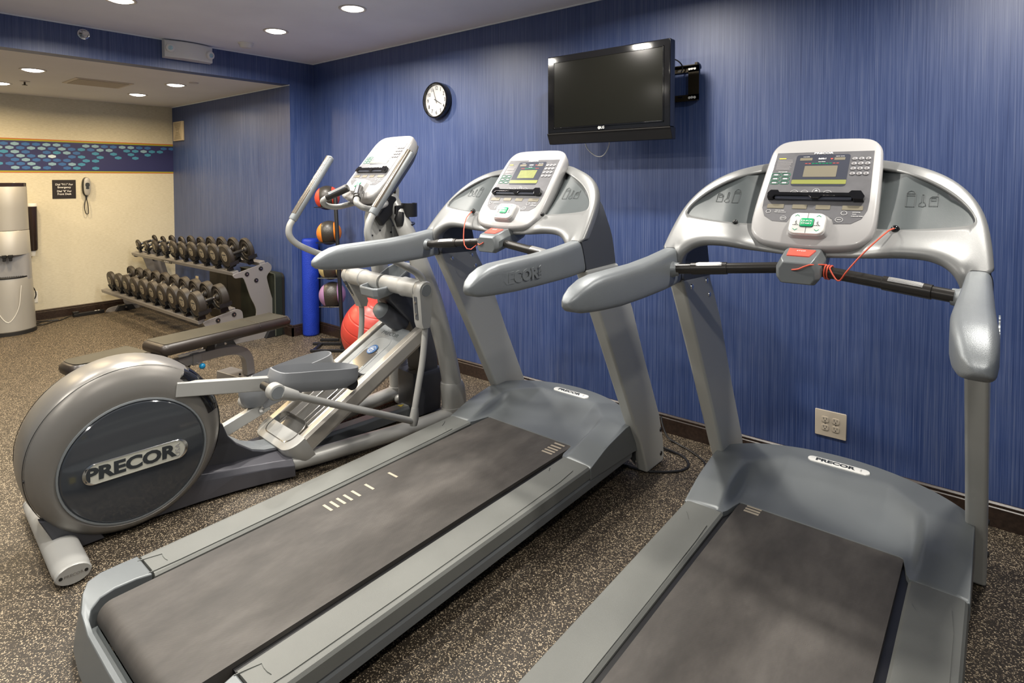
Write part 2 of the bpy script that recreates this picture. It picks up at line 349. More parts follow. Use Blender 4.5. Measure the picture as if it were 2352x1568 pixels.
G().lathe([(.0001, 0), (.040, 0), (.037, .008), (.030, .010), (.026, .004), (.0001, .004)], axis=(1, 0, 0)).obj('escutcheon', M_CHROME, o)
g = G().lathe([(.010, .004), (.010, .035), (.004, .045), (.0001, .046)], axis=(1, 0, 0), seg=12); g.box(.048, .052, -.016, .016, -.012, .014); g.box(.02, .05, -.013, -.010, -.004, .004); g.box(.02, .05, .010, .013, -.004, .004); g.box(.03, .055, -.02, .02, .012, .015)
g.obj('sprinkler_head', M_CHROME, o)
o = root('emergency_light', (XL, 2.026, 2.485), 0, 'white emergency light with two round lamps on the blue header', 'emergency light')
poly = [(-.181, -.068), (-.181, .068)]+[(-.181+.362*k/12, .068+.012*math.sin(math.pi*k/12)) for k in range(1, 12)]+[(.181, .068), (.181, -.068)]+[(.181-.362*k/12, -.068-.006*math.sin(math.pi*k/12)) for k in range(1, 12)]
rows = []
g = G(); n = 13
for side in (1,):
    rows = [[(.012, -.181+.362*k/(n-1), z0-.01*math.sin(math.pi*k/(n-1))*(1 if z0 < 0 else -.2)) for k in range(n)] for z0 in (-.068,)]
ys = [-.181+.362*k/(n-1) for k in range(n)]; dp = [.055+.035*math.sin(math.pi*k/(n-1)) for k in range(n)]
rings = [[(0, y, -.068), (d, y, -.064), (d, y, .060), (d-.012, y, .070), (0, y, .070)] for y, d in zip(ys, dp)]
g.loft(rings); g.obj('housing', M_WHITE, o, bevel=.003)
for sy, yy in ((1, -.128), (2, .135)):
    b_ = G().lathe([(.030, .04), (.034, .075), (.032, .088), (.026, .092)], (0, yy, .012 if sy == 1 else .0), axis=(1, .25*(-1 if sy == 1 else 1), -.1)); h = b_.obj('lamp_head', M_WHITE, o)
    G().lathe([(.0001, .084), (.024, .086), (.026, .090), (.0001, .096)], (0, yy, .012 if sy == 1 else .0), axis=(1, .25*(-1 if sy == 1 else 1), -.1)).obj('lens', M_LED, h)

# ------------------------------------------------------------------ clock
o = root('wall_clock', (-3.335, W, 2.066), 0, 'round black-rimmed wall clock with white face showing about four', 'clock')
G().lathe([(.0001, -.001), (.137, -.001), (.139, .03), (.137, .045), (.131, .051), (.124, .050), (.121, .040), (.119, .030), (.0001, .030)], axis=(0, -1, 0), seg=48).obj('rim', M_BLACKG, o)
face = G().lathe([(.0001, .0305), (.119, .0305), (.119, .029), (.0001, .029)], axis=(0, -1, 0), seg=48).obj('dial', M_CLOCKF, o)
for h in range(1, 13):
    a = math.radians(90-30*h); text('numeral', str(h), .040, M_INKD, face, frame((.093*math.cos(a), -.0312, .093*math.sin(a)), (1, 0, 0), (0, 0, 1)), .85, .005)
g = G()
for k in range(60):
    a = math.radians(6*k); c, s_ = math.cos(a), math.sin(a); l0 = .109 if k % 5 else .107; hw = .0004 if k % 5 else .001
    g.add([(l0*c-hw*s_, -.0312, l0*s_+hw*c), (.114*c-hw*s_, -.0312, .114*s_+hw*c), (.114*c+hw*s_, -.0312, .114*s_-hw*c), (l0*c+hw*s_, -.0312, l0*s_-hw*c)], [(0, 1, 2, 3)])
g.obj('minute_ticks', M_INKD, face, smooth=False)
def hand(nm, deg, l, wd, yy):
    a = math.radians(90-deg); c, s_ = math.cos(a), math.sin(a); q = G()
    q.add([(-.022*c-wd*s_, yy, -.022*s_+wd*c), (l*c-wd*.6*s_, yy, l*s_+wd*.6*c), (l*c+wd*.6*s_, yy, l*s_-wd*.6*c), (-.022*c+wd*s_, yy, -.022*s_-wd*c),
           (-.022*c-wd*s_, yy-.001, -.022*s_+wd*c), (l*c-wd*.6*s_, yy-.001, l*s_+wd*.6*c), (l*c+wd*.6*s_, yy-.001, l*s_-wd*.6*c), (-.022*c+wd*s_, yy-.001, -.022*s_-wd*c)], [(0, 1, 2, 3), (7, 6, 5, 4), (0, 4, 5, 1), (1, 5, 6, 2), (2, 6, 7, 3), (3, 7, 4, 0)])
    q.obj(nm, M_INKD, o, smooth=False)
hand('hour_hand', 118, .065, .0032, -.034); hand('minute_hand', 341, .103, .002, -.036)

# ------------------------------------------------------------------ television and bracket
o = root('television', (-1.70, 2.868, 1.926), 0, 'wall mounted flat black television with the screen off', 'television')
x0, x1, z0, z1 = -.387, .390, -.258, .258
g = G()
g.box(x0, x1, 0, .062, -.195, z1)
g.obj('bezel', M_BLACKG, o, bevel=.006)
G().box(-.338, .350, -.003, .01, -.162, .218).obj('screen', M_SCREEN, o, bevel=.002)
fr = G()
for a in ((-.344, -.338, -.168, .224), (.350, .356, -.168, .224)): fr.box(a[0], a[1], -.004, .01, a[2], a[3])
fr.box(-.344, .356, -.004, .01, .218, .224); fr.box(-.344, .356, -.004, .01, -.168, -.162); fr.obj('inner_frame', M_BLACKG, o, bevel=.001)
G().prism([(-.004, -.196), (.062, -.196), (.062, -.258), (.022, -.258)], x0-.002, x1+.004, 'x').obj('speaker_bar', M_BLACK, o, bevel=.003)
G().box(x0, x1, -.0045, 0, -.200, -.195).obj('silver_line', M_BAR, o)
lg = G().lathe([(.0001, .002), (.0085, .002), (.0085, 0), (.0001, 0)], (-.030, -.001, -.178), (0, -1, 0)).obj('logo_disc', M_WHITE, o)
q = G(); q.tube([(-.030+.0055*math.cos(math.radians(a)), -.0035, -.178+.0055*math.sin(math.radians(a))) for a in range(0, 280, 20)], .0006, seg=6); q.obj('logo_ring', M_INKD, lg)
text('logo_letters', 'LG', .020, M_WHITE, o, frame((-.008, -.003, -.178), (1, 0, 0), (0, 0, 1)), 1., .02)
G().box(-.25, .25, .06, .095, -.15, .2).obj('back_case', M_BLACK, o, bevel=.015)
pts = [(-.255, .20, -.23), (-.24, .21, -.28), (-.20, .22, -.318), (-.165, .222, -.330), (-.13, .22, -.32), (-.095, .21, -.28), (-.078, .20, -.23)]
tag(G().tube([(a-1.70, b+2.868, c+1.926) for a, b, c in pts], .0028, n=4).obj('hanging_cable', M_WHITE), 'thin white cable hanging in a loop below the television', 'cable')
o = root('television_bracket', (-1.59, W, 1.988), 0, 'black steel wall bracket sticking out right of the television', 'bracket')
g = G()
for a in ((-.19, -.075, -.096, .096), (.255, .315, -.096, .096), (-.19, .315, .062, .096), (-.19, .315, -.096, -.062)): g.box(a[0], a[1], -.012, -.008, a[2], a[3])
g.box(-.19, .315, -.034, -.008, .094, .098); g.box(-.19, .315, -.034, -.008, -.098, -.094); g.box(.300, .315, -.034, -.008, .096, .108)
g.obj('wall_plate', M_BRONZE, o)
for k, (xx, zz) in enumerate([(.262, .079), (.276, .080), (.292, .079), (.262, -.079), (.276, -.078), (.292, -.079)]):
    G().lathe([(.006, .0125), (.0075, .0125), (.0075, .014), (.006, .014)], (xx, 0, zz), (0, -1, 0), 12).obj('slot_ring', M_WHITE, o)
for zz in (.072, -.072): G().box(.195, .225, -.0130, -.0118, zz-.004, zz+.004).obj('slot', M_CHROME, o)
G().box(-.15, -.05, -.20, -.01, -.07, .07).obj('support_arm', M_BLACK, o, bevel=.004)
tag(G().tube([(-1.42, 3.06, 2.115), (-1.39, 3.08, 2.118), (-1.362, 3.10, 2.10), (-1.357, 3.13, 2.075), (-1.37, 3.14, 2.05)], .0035, n=4).obj('power_cable', M_BLACK), 'short black cable arching out from behind the television above the bracket', 'cable')

# ------------------------------------------------------------------ wall fittings
o = root('quad_power_outlet', (-.6085, W, .269), 0, 'beige four-socket power outlet on the blue wall', 'power outlet')
G().prism(rr(-.0685, .0685, -.064, .064, .004, 2), -.006, 0, 'y').obj('face_plate', M_BEIGE, o, bevel=.003, seg=3)
for sx in (-.023, .023):
    for sz in (-.0195, .0195):
        poly = [(sx+max(-.0155, min(.0155, .0178*math.cos(a))), sz+max(-.0135, min(.0135, .0165*math.sin(a)))) for a in [2*math.pi*k/28 for k in range(28)]]
        s_ = G().prism(poly, -.0085, -.004, 'y').obj('socket', M_BEIGE, o, bevel=.0008)
        q = G(); q.box(sx-.0075, sx-.0055, -.0089, -.008, sz, sz+.0085); q.box(sx+.0055, sx+.0075, -.0089, -.008, sz+.0005, sz+.008); q.prism([(sx+.0026*math.cos(a), sz-.0065+.0026*math.sin(a)) for a in [k*math.pi/5 for k in range(10)]], -.0089, -.008, 'y'); q.obj('slots', M_INKD, s_)
    G().lathe([(.0001, .0075), (.0025, .007), (.0025, .005)], (sx, 0, 0), (0, -1, 0), 10).obj('screw', M_CHROME, o)
o = root('wall_outlet', (XA, 1.545, .248), 0, 'ivory double wall outlet behind the water cooler', 'power outlet')
G().box(0, .006, -.036, .036, -.060, .060).obj('face_plate', M_WHITE, o, bevel=.002)
for zz in (-.02, .02): G().box(.005, .008, -.016, .016, zz-.014, zz+.014).obj('socket', M_WHITE, o, bevel=.003)
o = root('wall_outlet', (-7.12, WA, .300), 0, 'small ivory outlet on the blue side wall behind the dumbbell rack', 'power outlet')
G().box(-.036, .036, -.006, 0, -.055, .055).obj('face_plate', M_IVORY, o, bevel=.002)
for zz in (-.02, .02): G().box(-.014, .014, -.008, -.005, zz-.013, zz+.013).obj('socket', M_IVORY, o, bevel=.003)
o = root('wall_speaker', (-7.53, WA, 2.043), 0, 'ivory square louvred speaker on the alcove side wall', 'speaker')
G().box(-.136, .136, -.022, 0, -.114, .114).obj('housing', M_IVORY, o, bevel=.004)
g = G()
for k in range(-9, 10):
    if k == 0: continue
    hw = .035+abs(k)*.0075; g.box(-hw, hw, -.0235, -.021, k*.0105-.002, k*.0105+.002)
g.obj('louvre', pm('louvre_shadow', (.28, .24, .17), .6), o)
G().lathe([(.0001, .024), (.005, .0235), (.005, .02)], axis=(0, -1, 0), seg=10).obj('indicator', M_WHITE, o)
# sign
o = root('emergency_sign', (XA, 1.830, 1.368), 0, 'black sign with white emergency dialling text on the cream wall', 'sign')
G().box(0, .006, -.103, .103, -.0995, .0995).obj('board', pm('sign_black', (.018, .014, .012), .4), o, bevel=.001)
for t_, z_, s_ in (('Dial "911" For', .050, .0290), ('Emergency', .020, .0290), ('Dial "0" For', -.022, .0290), ('Front Desk', -.052, .0290)):
    text('lettering', t_, s_, M_INK, o, frame((.0064, 0, z_), (0, 1, 0), (0, 0, 1)), .92, .012)
# wall telephone
o = root('wall_telephone', (XA, 2.022, 1.393), 0, 'silver and black wall telephone handset with hanging cord', 'telephone')
def oval(hw, hz, n=20, sq=.35): return [(hw*math.copysign(abs(math.cos(a))**.75, math.cos(a)), hz*math.copysign(abs(math.sin(a))**.75, math.sin(a))) for a in [2*math.pi*k/n for k in range(n)]]
G().loft([[(x, y*s, z*s) for y, z in oval(.036, .104)] for x, s in ((0, .95), (.02, 1), (.034, .97), (.040, .85))]).obj('cradle', M_BLACK, o)
hs = G().loft([[(x, y*s+.004, z*s+.002+.0) for y, z in oval(.033, .100)] for x, s in ((.036, .93), (.046, 1), (.056, .93), (.060, .75))]).obj('handset', M_COOL, o)
G().loft([[(x, y+.004, z+.02) for y, z in oval(.020, .024, 16)] for x in (.057, .062)]).obj('keypad', M_INKD, hs)
G().loft([[(x, y+.004, z-.014) for y, z in oval(.016, .012, 16)] for x in (.057, .062)]).obj('earpiece', M_INKD, hs)
G().tube([(.03, -.008, -.098), (.03, -.006, -.135), (.032, -.018, -.18), (.03, -.020, -.24), (.03, -.010, -.290), (.03, .004, -.300), (.03, .015, -.288), (.03, .014, -.24), (.03, .008, -.18), (.03, .001, -.135), (.03, .000, -.098)], .0042, n=3, seg=8).obj('cord', M_BLACK, o)
# water cooler
o = root('water_cooler', (-7.33, 1.275, 0), math.radians(-12), 'tall silver water cooler at the left picture edge', 'water cooler')
def dring(r, z, fx=1.): return [(r*math.cos(a)*fx, r*math.sin(a), z) for a in [2*math.pi*k/32 for k in range(32)]]
G().loft([dring(.206, 0), dring(.207, .035), dring(.200, .04)]).obj('plinth', M_RUBBER, o)
G().loft([dring(r, z) for r, z in ((.200, .038), (.199, .10), (.192, .30), (.184, .50), (.177, .54))]).obj('lower_body', M_COOL, o)
G().loft([[(min(x, .112), y, z) for x, y, z in dring(r, z_)] for r, z_ in ((.182, .50), (.176, .765))]).obj('dispensing_recess', M_COOLB, o)
G().loft([dring(r, z) for r, z in ((.176, .757), (.168, .98), (.164, .986))]).obj('upper_body', M_COOL, o)
G().loft([dring(r, z) for r, z in ((.166, .99), (.161, 1.20), (.157, 1.40), (.152, 1.412))]).obj('bottle_cover', M_COOL, o)
G().lathe([(.0001, 1.395), (.135, 1.398), (.150, 1.440), (.155, 1.436), (.156, 1.405), (.150, 1.402)], seg=32).obj('top_rim', M_GLASS, o)
G().loft([[(x*.97+.004, y*.93, z) for x, y, z in dring(.186, zz)] for zz in (.535, .550)]).obj('drip_tray', M_BLACK, o, bevel=.004)
g = G()
for k in range(-7, 8): g.box(.06, .17-abs(k)*.004, k*.016-.003, k*.016+.003, .551, .554)
g.obj('tray_grille', M_BAR, o)
for sy, nm in ((-.018, 'cold_tap'), (.028, 'hot_tap')):
    q = G().box(.10, .195, sy-.017, sy+.017, .735, .765); q.box(.15, .19, sy-.012, sy+.012, .705, .740); q.obj(nm, M_BLACK, o, bevel=.004)
G().tube([(.188, -.10, .47), (.192, -.075, .25), (.197, 0, .13), (.192, .075, .25), (.188, .10, .47)], .003, n=5, seg=6).obj('front_seam', M_WHITE, o)
# cup dispenser
o = root('cup_dispenser', (-7.675, 1.540, .74), 0, 'smoky tube-shaped paper cup dispenser on the cream wall beside the cooler', 'cup dispenser')
G().lathe([(.0001, 0), (.036, 0), (.042, .02), (.042, .455), (.0001, .455)], seg=24).obj('tube', M_GLASS, o)
G().lathe([(.0001, .455), (.044, .455), (.044, .475), (.040, .485), (.0001, .487)], seg=24).obj('lid', M_WHITE, o)
G().lathe([(.026, 0), (.022, -.03), (.017, -.055), (.0001, -.056)], seg=16).obj('paper_cup', M_WHITE, o)
G().box(-.063, -.03, -.02, .02, .05, .40).obj('wall_bracket', M_BLACK, o)
# cooler cable, power strip
tag(G().tube([(-7.60, 1.47, .52), (-7.66, 1.50, .42), (-7.70, 1.545, .34), (-7.705, 1.56, .28), (-7.715, 1.55, .235), (-7.726, 1.535, .235)], .005, n=4, seg=8).obj('power_cable', M_BLACK), 'black cable drooping from the water cooler to the wall outlet', 'cable')
tag(G().tube([(-7.50, 1.44, .008), (-7.449, 1.508, .008), (-7.42, 1.56, .008), (-7.50, 1.66, .008), (-7.52, 1.72, .008), (-7.60, 1.79, .010), (-7.625, 1.85, .02)], .005, n=5, seg=8).obj('extension_cable', M_BLACK), 'black cable lying on the floor from cooler to power strip', 'cable')
tag(G().tube([(-7.56, 1.44, .007), (-7.63, 1.53, .007), (-7.61, 1.575, .007), (-7.58, 1.63, .007), (-7.56, 1.71, .007), (-7.595, 1.60, .007), (-7.53, 1.52, .007), (-7.51, 1.45, .007)], .0045, n=5, seg=8).obj('coiled_cable', M_BLACK), 'loosely looped black cable on the floor nearest the baseboard by the cooler', 'cable')
o = root('power_strip', (-7.62, 1.985, 0), math.radians(3), 'black power strip lying along the baseboard by the rack', 'power strip')
G().box(-.026, .026, -.135, .150, .001, .036).obj('housing', M_BLACK, o, bevel=.005)
for yy in (.07, .10): G().box(.0, .018, yy-.009, yy+.009, .035, .038).obj('switch', M_INK, o)
G().box(-.02, .02, -.14, -.085, .035, .058).obj('plug', M_BLACK, o, bevel=.006)
# ------------------------------------------------------------------ console (treadmills and elliptical share it)
def console(t, P0, th, marks, lcd=None, glare=False):
    e = Vector((0, math.cos(th), math.sin(th))); M = frame(P0, (1, 0, 0), e)
    half = [(0, .070), (.08, .069), (.130, .064), (.158, .050), (.176, .022), (.183, -.02), (.188, -.12), (.192, -.25), (.190, -.325), (.178, -.366), (.150, -.394), (.10, -.408), (0, -.414)]
    out = smoothpoly(half+[(-x, y) for x, y in half[-2:0:-1]], 3)
    sc = lambda k, d=0: [(x*k, (y+.17)*k-.17+d) for x, y in out]
    g = G().loft([[M @ Vector((x, y, z)) for x, y in sc(k, d)] for z, k, d in ((-.075, .80, .0), (-.058, .93, 0), (-.030, .985, 0), (.002, 1., 0), (.012, .985, 0), (.016, .955, 0))])
    shell = g.obj('console', M_CONSOLE, t, sharp=50)
    G().loft([[M @ Vector((x, y, z)) for x, y in sc(k, 0)] for z, k in ((-.100, .72), (-.076, .86), (-.056, .955), (-.050, .945))]).obj('console_back', M_DARKSIDE, t, sharp=50)
    def P(name, poly, z, mat, dz=-.003, **k): return G().loft([[M @ Vector((x, y, q)) for x, y in poly] for q in (z+dz, z)]).obj(name, mat, shell, **k)
    z0 = .0172
    pan = [(-.157, 0), (.157, 0), (.165, -.22), (.163, -.258), (.150, -.292), (.122, -.313), (.073, -.316), (.066, -.296), (.050, -.288), (-.050, -.288), (-.064, -.296), (-.071, -.316), (-.120, -.313), (-.150, -.292), (-.163, -.258), (-.165, -.22)]
    P('overlay_panel', pan, z0, M_PANEL, sharp=60)
    P('screen_bezel', rr(-.087, .087, -.158, -.013, .010), z0+.0008, M_BEZEL, sharp=60)
    P('main_display', rr(-.053, .053, -.117, -.066, .002, 2), z0+.0014, lcd or M_LCD)
    P('lower_strip', rr(-.086, .087, -.149, -.130, .002, 2), z0+.0014, M_STRIP)
    for x0, x1, y0, y1 in ((-.074, -.033, -.040, -.028), (.038, .072, -.040, -.028)): P('small_display', rr(x0, x1, y0, y1, .001, 1), z0+.0014, M_LCD)
    for x0, x1 in ((-.147, -.092), (-.064, -.018), (.010, .054), (.090, .150)): P('time_display', rr(x0, x1, -.259, -.241, .001, 1), z0+.0014, M_LCD)
    T = lambda s_, x, y, sz, mat=M_INK, sx=1.2, off=.02, z=z0+.0015, nm='print': text(nm, s_, sz, mat, shell, M @ Matrix.Translation((x, y, z)), sx, off, .0002)
    T('PRECOR', 0, -.007, .011, sx=1.5, off=.04)
    T('0:00:1', 0, -.033, .009, off=.05); T('SmartRate', 0, -.047, .0045)
    T('CALORIES', -.054, -.023, .004); T('HEART RATE', .055, -.023, .004); T('PROGRAMS', -.123, -.094, .005)
    g = G()
    for k in range(10):
        x = -.050+.0112*k; g.loft([[M @ Vector((a, b_, q)) for a, b_ in rr(x-.0042, x+.0042, -.056, -.0535, .0005, 1)] for q in (z0, z0+.0016)], m=(0 if k in (0, 1, 8, 9) else 1))
    g.obj('rate_bars', [M_INKR, M_GREEN], shell)
    T('~', .030, -.034, .001)
    P('heart_mark', [(.030, -.038), (.0345, -.033), (.0330, -.0305), (.0300, -.032), (.0270, -.0305), (.0255, -.033)], z0+.0016, M_INKR)
    P('caution_mark', rr(-.147, -.122, -.031, -.0265, .002, 2), z0+.0012, M_INKY)
    g = G(); random.seed(3)
    for k in range(14): g.loft([[M @ Vector((a, b_, q)) for a, b_ in rr(-.150, -.097-random.random()*.010, -.036-.0036*k-.0010, -.036-.0036*k+.0010, .0004, 1)] for q in (z0, z0+.0009)])
    g.obj('instruction_lines', M_KEY, shell)
    for r_ in range(4):
        for c_ in range(3):
            x, y = .102+.0205*c_, -.036-.0225*r_
            k_ = G().loft([[M @ Vector((x+a*s_, y+b_*s_, q)) for a, b_ in [(.0082*math.cos(k*math.pi/8), .0070*math.sin(k*math.pi/8)) for k in range(16)]] for q, s_ in ((z0-.001, 1), (z0+.0025, 1), (z0+.0035, .8))]).obj('key', M_KEY, shell, sharp=60)
            text('digit', '123456789C0E'[r_*3+c_], .007, M_INKD, shell, M @ Matrix.Translation((x, y, z0+.0036)), 1, .01, .0002)
    def ring(x, y, a, b_, mat=M_INK, nm='round_key', wd=.0009, fill=None):
        g = G(); n = 20
        rings = [[M @ Vector((x+(a+d)*math.cos(2*math.pi*k/n), y+(b_+d)*math.sin(2*math.pi*k/n), q)) for k in range(n)] for d, q in ((0, z0), (0, z0+.0014), (-wd, z0+.0014), (-wd, z0))]
        g.loft(rings, closed=True); g.obj(nm, mat, shell)
    for x, s_ in ((-.069, 'BACK'), (-.036, 'OPTIONS'), (.037, 'OK')): ring(x, -.187, .012, .0095); T(s_, x, -.187, .0042)
    ring(.001, -.186, .0125, .0165); 
    for y, d in ((-.178, 1), (-.194, -1)): P('arrow_mark', [(-.004, y-.003*d), (.006, y-.003*d), (.001, y+.004*d)], z0+.0015, M_INK)
    ring(-.139, -.274, .008, .0075); ring(-.085, -.301, .010, .0085); ring(.098, -.272, .009, .0085); ring(.087, -.300, .0115, .010)
    for s_, x, y in (('TIME ELAPSED', -.102, -.269), ('TIME REMAINING', -.100, -.276), ('DISTANCE', .133, -.268), ('PACE', .128, -.276), ('AVERAGE SPEED', .137, -.284), ('ZONE', -.085, -.301), ('RESET', .087, -.300)): T(s_, x, y, .0040)
    for r_ in range(3):
        for c_ in range(2):
            x, y = (-.144 if c_ == 0 else -.110), -.106-.0185*r_
            g = G(); q_ = rr(x-.015, x+.015, y-.007, y+.007, .005, 4); qi = rr(x-.0141, x+.0141, y-.0061, y+.0061, .0045, 4)
            g.loft([[M @ Vector((a, b_, z)) for a, b_ in pl] for pl, z in ((q_, z0), (q_, z0+.0013), (qi, z0+.0013), (qi, z0))], closed=True); g.obj('program_key', M_INKG, shell)
            P('program_mark', rr(x-.007, x+.007, y-.003, y+.002, .001, 1), z0+.0012, M_INK)
    # reading rack
    rk = [(-.152, -.205), (-.143, -.190), (-.118, -.190), (-.112, -.200), (.105, -.200), (.112, -.190), (.140, -.190), (.153, -.212), (.150, -.226), (.120, -.226), (.114, -.214), (.026, -.214), (.018, -.224), (-.006, -.224), (-.014, -.214), (-.126, -.214), (-.132, -.224), (-.150, -.224)]
    G().loft([[M @ Vector((x, y, z)) for x, y in rk] for z in (z0, z0+.020)]).obj('reading_rack', M_BLACKG, shell, bevel=.002)
    G().loft([[M @ Vector((x, y, z)) for x, y in rr(-.125, .115, -.224, -.214, .003, 2)] for z in (z0+.004, z0+.013)]).obj('rack_lip', M_BEZEL, shell)
    # raised control pad with green start key
    pd = lambda k, dy: [(x*k, (y+.335)*k-.335+dy) for x, y in rr(-.055, .055, -.378, -.292, .022, 5)]
    G().loft([[M @ Vector((x, y, z)) for x, y in pd(k, d)] for z, k, d in ((.010, 1.22, .004), (.020, 1.12, .002), (.034, 1.04, 0))]).obj('pad_base', M_CONSOLE, shell, sharp=50)
    pad = G().loft([[M @ Vector((x, y, z)) for x, y in pd(k, d)] for z, k, d in ((.032, .98, 0), (.040, .98, 0), (.042, .95, 0))]).obj('control_pad', M_WHITE, shell, sharp=50)
    Mz = lambda x, y, z: M @ Vector((x, y, z))
    G().loft([[Mz(x, y, z) for x, y in rr(-.0006, .0006, -.375, -.293, .0002, 1)] for z in (.041, .0426)]).obj('pad_groove', M_INKD, shell)
    G().loft([[Mz(x, y, z) for x, y in rr(-.020*k, .020*k, -.334-.0165*k, -.334+.0165*k, .006, 4)] for z, k in ((.040, 1.08), (.0432, 1.08))]).obj('start_frame', M_BEZEL, shell)
    G().loft([[Mz(x, y, z) for x, y in rr(-.020*k, .020*k, -.334-.0165*k, -.334+.0165*k, .006, 4)] for z, k in ((.042, 1), (.0452, 1), (.0462, .9))]).obj('start_button', M_GREEN, shell, sharp=50)
    T('QUICK', 0, -.329, .0085, z=.0468, sx=1.25); T('START', 0, -.340, .0085, z=.0468, sx=1.25)
    T('INCLINE', -.035, -.293, .005, M_INKD, z=.030); T('SPEED', .032, -.293, .005, M_INKD, z=.030)
    for sx in (-1, 1):
        for y, d in ((-.304, 1), (-.364, -1)):
            g = G()
            for s2 in (-1, 1): g.loft([[Mz(sx*.033+a, y+b_, z) for a, b_ in ((0, .003*d), (s2*.007, -.003*d), (s2*.007, -.0055*d), (0, .0005*d))] for z in (.041, .0427)])
            g.obj('arrow_mark', M_INKG, shell)
        g = G(); x0 = sx*.033
        for pts in (((0, .006), (-.003, .001), (.001, -.003), (-.003, -.009)), ((-.003, .001), (.003, .002)), ((.001, -.003), (.005, -.008)), ((-.001, .007), (.001, .009)), ((-.010, -.010), (.009, -.010))):
            g.tube([Mz(x0+a, -.334+b_, .0425) for a, b_ in pts], .0006, seg=6)
        g.obj('runner_mark', M_INKD, shell)
    return shell

def engraving(t, M, items):
    g = G()
    for pts in items: g.tube([M @ Vector((a, b, 0)) for a, b in pts], .0007, seg=6)
    return g.obj('pocket_symbols', M_ENGR, t)

# ------------------------------------------------------------------ treadmill
def rw(v): return .193+.025*(v+.673)          # rail top height along the deck
def treadmill(loc, rz, label, marks, lcd, cordside):
    t = root('treadmill', loc, rz, label, 'treadmill', 'treadmills facing the blue wall')
    # deck base and extruded frame beams
    G().prism([(-2.06, .06), (-.2, .06), (-.2, .165), (-2.06, .12)], -.40, .40).obj('deck_base', M_BLACK, t)
    for s_ in (-1, 1):
        poly = [(.38, .062), (.432, .062), (.438, .098), (.428, .130), (.38, .135)]
        G().loft([[(s_*u, v, w_+rw(v)-.19) for u, w_ in [(a, b+.02) for a, b in poly]] for v in (-2.02, -.09)]).obj('frame_beam', M_SHELL, t, sharp=20)
        # side rail
        sec = [(.292, -.040), (.292, -.006), (.300, .001), (.330, .003), (.420, .002), (.434, -.001), (.441, -.010), (.444, -.048), (.436, -.052), (.40, -.052)]
        rings = []
        for v in [-1.952+.0785*k for k in range(19)]+[-.475]:
            rings.append([(s_*u, v, rw(v)+w_) for u, w_ in sec])
        rail = G().loft(rings).obj('side_rail', M_RAIL, t, sharp=30)
        G().loft([[(s_*u, v, rw(v)+.0050) for u, v in pl] for pl in (smoothpoly([(.305, -1.87), (.305, -.70), (.325, -.62), (.375, -.60), (.415, -.66), (.415, -1.87), (.385, -1.90), (.33, -1.90)], 3),)]+[[(s_*u, v, rw(v)-.001) for u, v in smoothpoly([(.305, -1.87), (.305, -.70), (.325, -.62), (.375, -.60), (.415, -.66), (.415, -1.87), (.385, -1.90), (.33, -1.90)], 3)]]).obj('tread_pad', M_RAIL, rail)
        for v in (-.673, -.939, -1.206, -1.476, -1.747):
            G().lathe([(.0001, .0015), (.003, .0015), (.0055, .0045), (.0062, .0045), (.0065, .003)], (s_*.362, v, rw(v)), (0, 0, 1), 14).obj('screw', M_BAR, rail)
    # running belt
    top = [(-.30, rw(-.3)+.004), (-2.045, rw(-2.045)+.0)]
    cy, cz, R = -2.078, .118, .044
    loop = [(-.30, .201), (-1.0, .187), (-1.6, .172)]+[(cy-R*math.sin(math.radians(a)), cz+R*math.cos(math.radians(a))) for a in range(0, 181, 15)]+[(-.30, .10)]
    belt = G().prism(loop, -.268, .268).obj('running_belt', M_BELT, t, sharp=40)
    mpr = bpy.data.materials.get('belt_print') or pm('belt_print', (.46, .40, .31), .6)
    for u, v, hw, hl in marks:
        z = .201-.0220*(-.30-v)+.0008 if v > -1 else .187-.025*(-1.0-v)+.001
        G().box(u-hw, u+hw, v-hl, v+hl, z-.002, z).obj('belt_mark', mpr, belt, smooth=False)
    for s_ in (-1, 1): G().prism([(-.34, .150), (-.34, .188), (-1.95, .150), (-1.95, .12)], s_*.268, s_*.30).obj('deck_edge', M_BLACK, t)
    # rear end cap, U shaped around the belt
    H = [((.300, -1.957, .164), (.443, -1.957, .164), (.447, -1.957, .05)), ((.312, -2.00, .164), (.442, -2.01, .165), (.447, -2.015, .045)), ((.316, -2.06, .163), (.437, -2.070, .166), (.440, -2.08, .04)), ((.314, -2.10, .156), (.418, -2.108, .166), (.419, -2.125, .034)),
         ((.298, -2.128, .142), (.375, -2.132, .160), (.375, -2.156, .03)), ((.264, -2.142, .131), (.310, -2.152, .140), (.315, -2.174, .026)), ((.20, -2.147, .128), (.20, -2.162, .131), (.20, -2.187, .024)), ((0, -2.147, .128), (0, -2.164, .131), (0, -2.194, .024))]
    sect = H+[tuple((-p[0], p[1], p[2]) for p in h) for h in H[-2::-1]]
    rings = [[i, o, b, (b[0]*.97, b[1]+.02, b[2]), (i[0]*.99, i[1]+.002, .05)] for i, o, b in sect]
    G().loft(rings).obj('rear_cap', M_SHROUD, t, bevel=.006, sharp=60, seg=3)
    G().box(-.27, .27, -2.143, -2.120, .075, .098).obj('roller_guard', M_INSET, t)
    st = G()
    for k in range(3): st.box(-.4435, -.438, -2.050-.009*k, -2.044-.009*k, .090, .122)
    st.box(-.443, -.4395, -2.074, -2.040, .088, .124)
    st.obj('warning_label', M_INKY, t, smooth=False)
    for s_ in (-1, 1): G().box(s_*.36-.03, s_*.36+.03, -2.15, -2.08, 0, .05).obj('rear_foot', M_RUBBER, t, bevel=.005)
    # motor cover
    def wo(v): return .198+.355*min(max(v+.49, 0), .15)+.185*min(max(v+.34, 0), .17)+.02*max(0, v+.17)
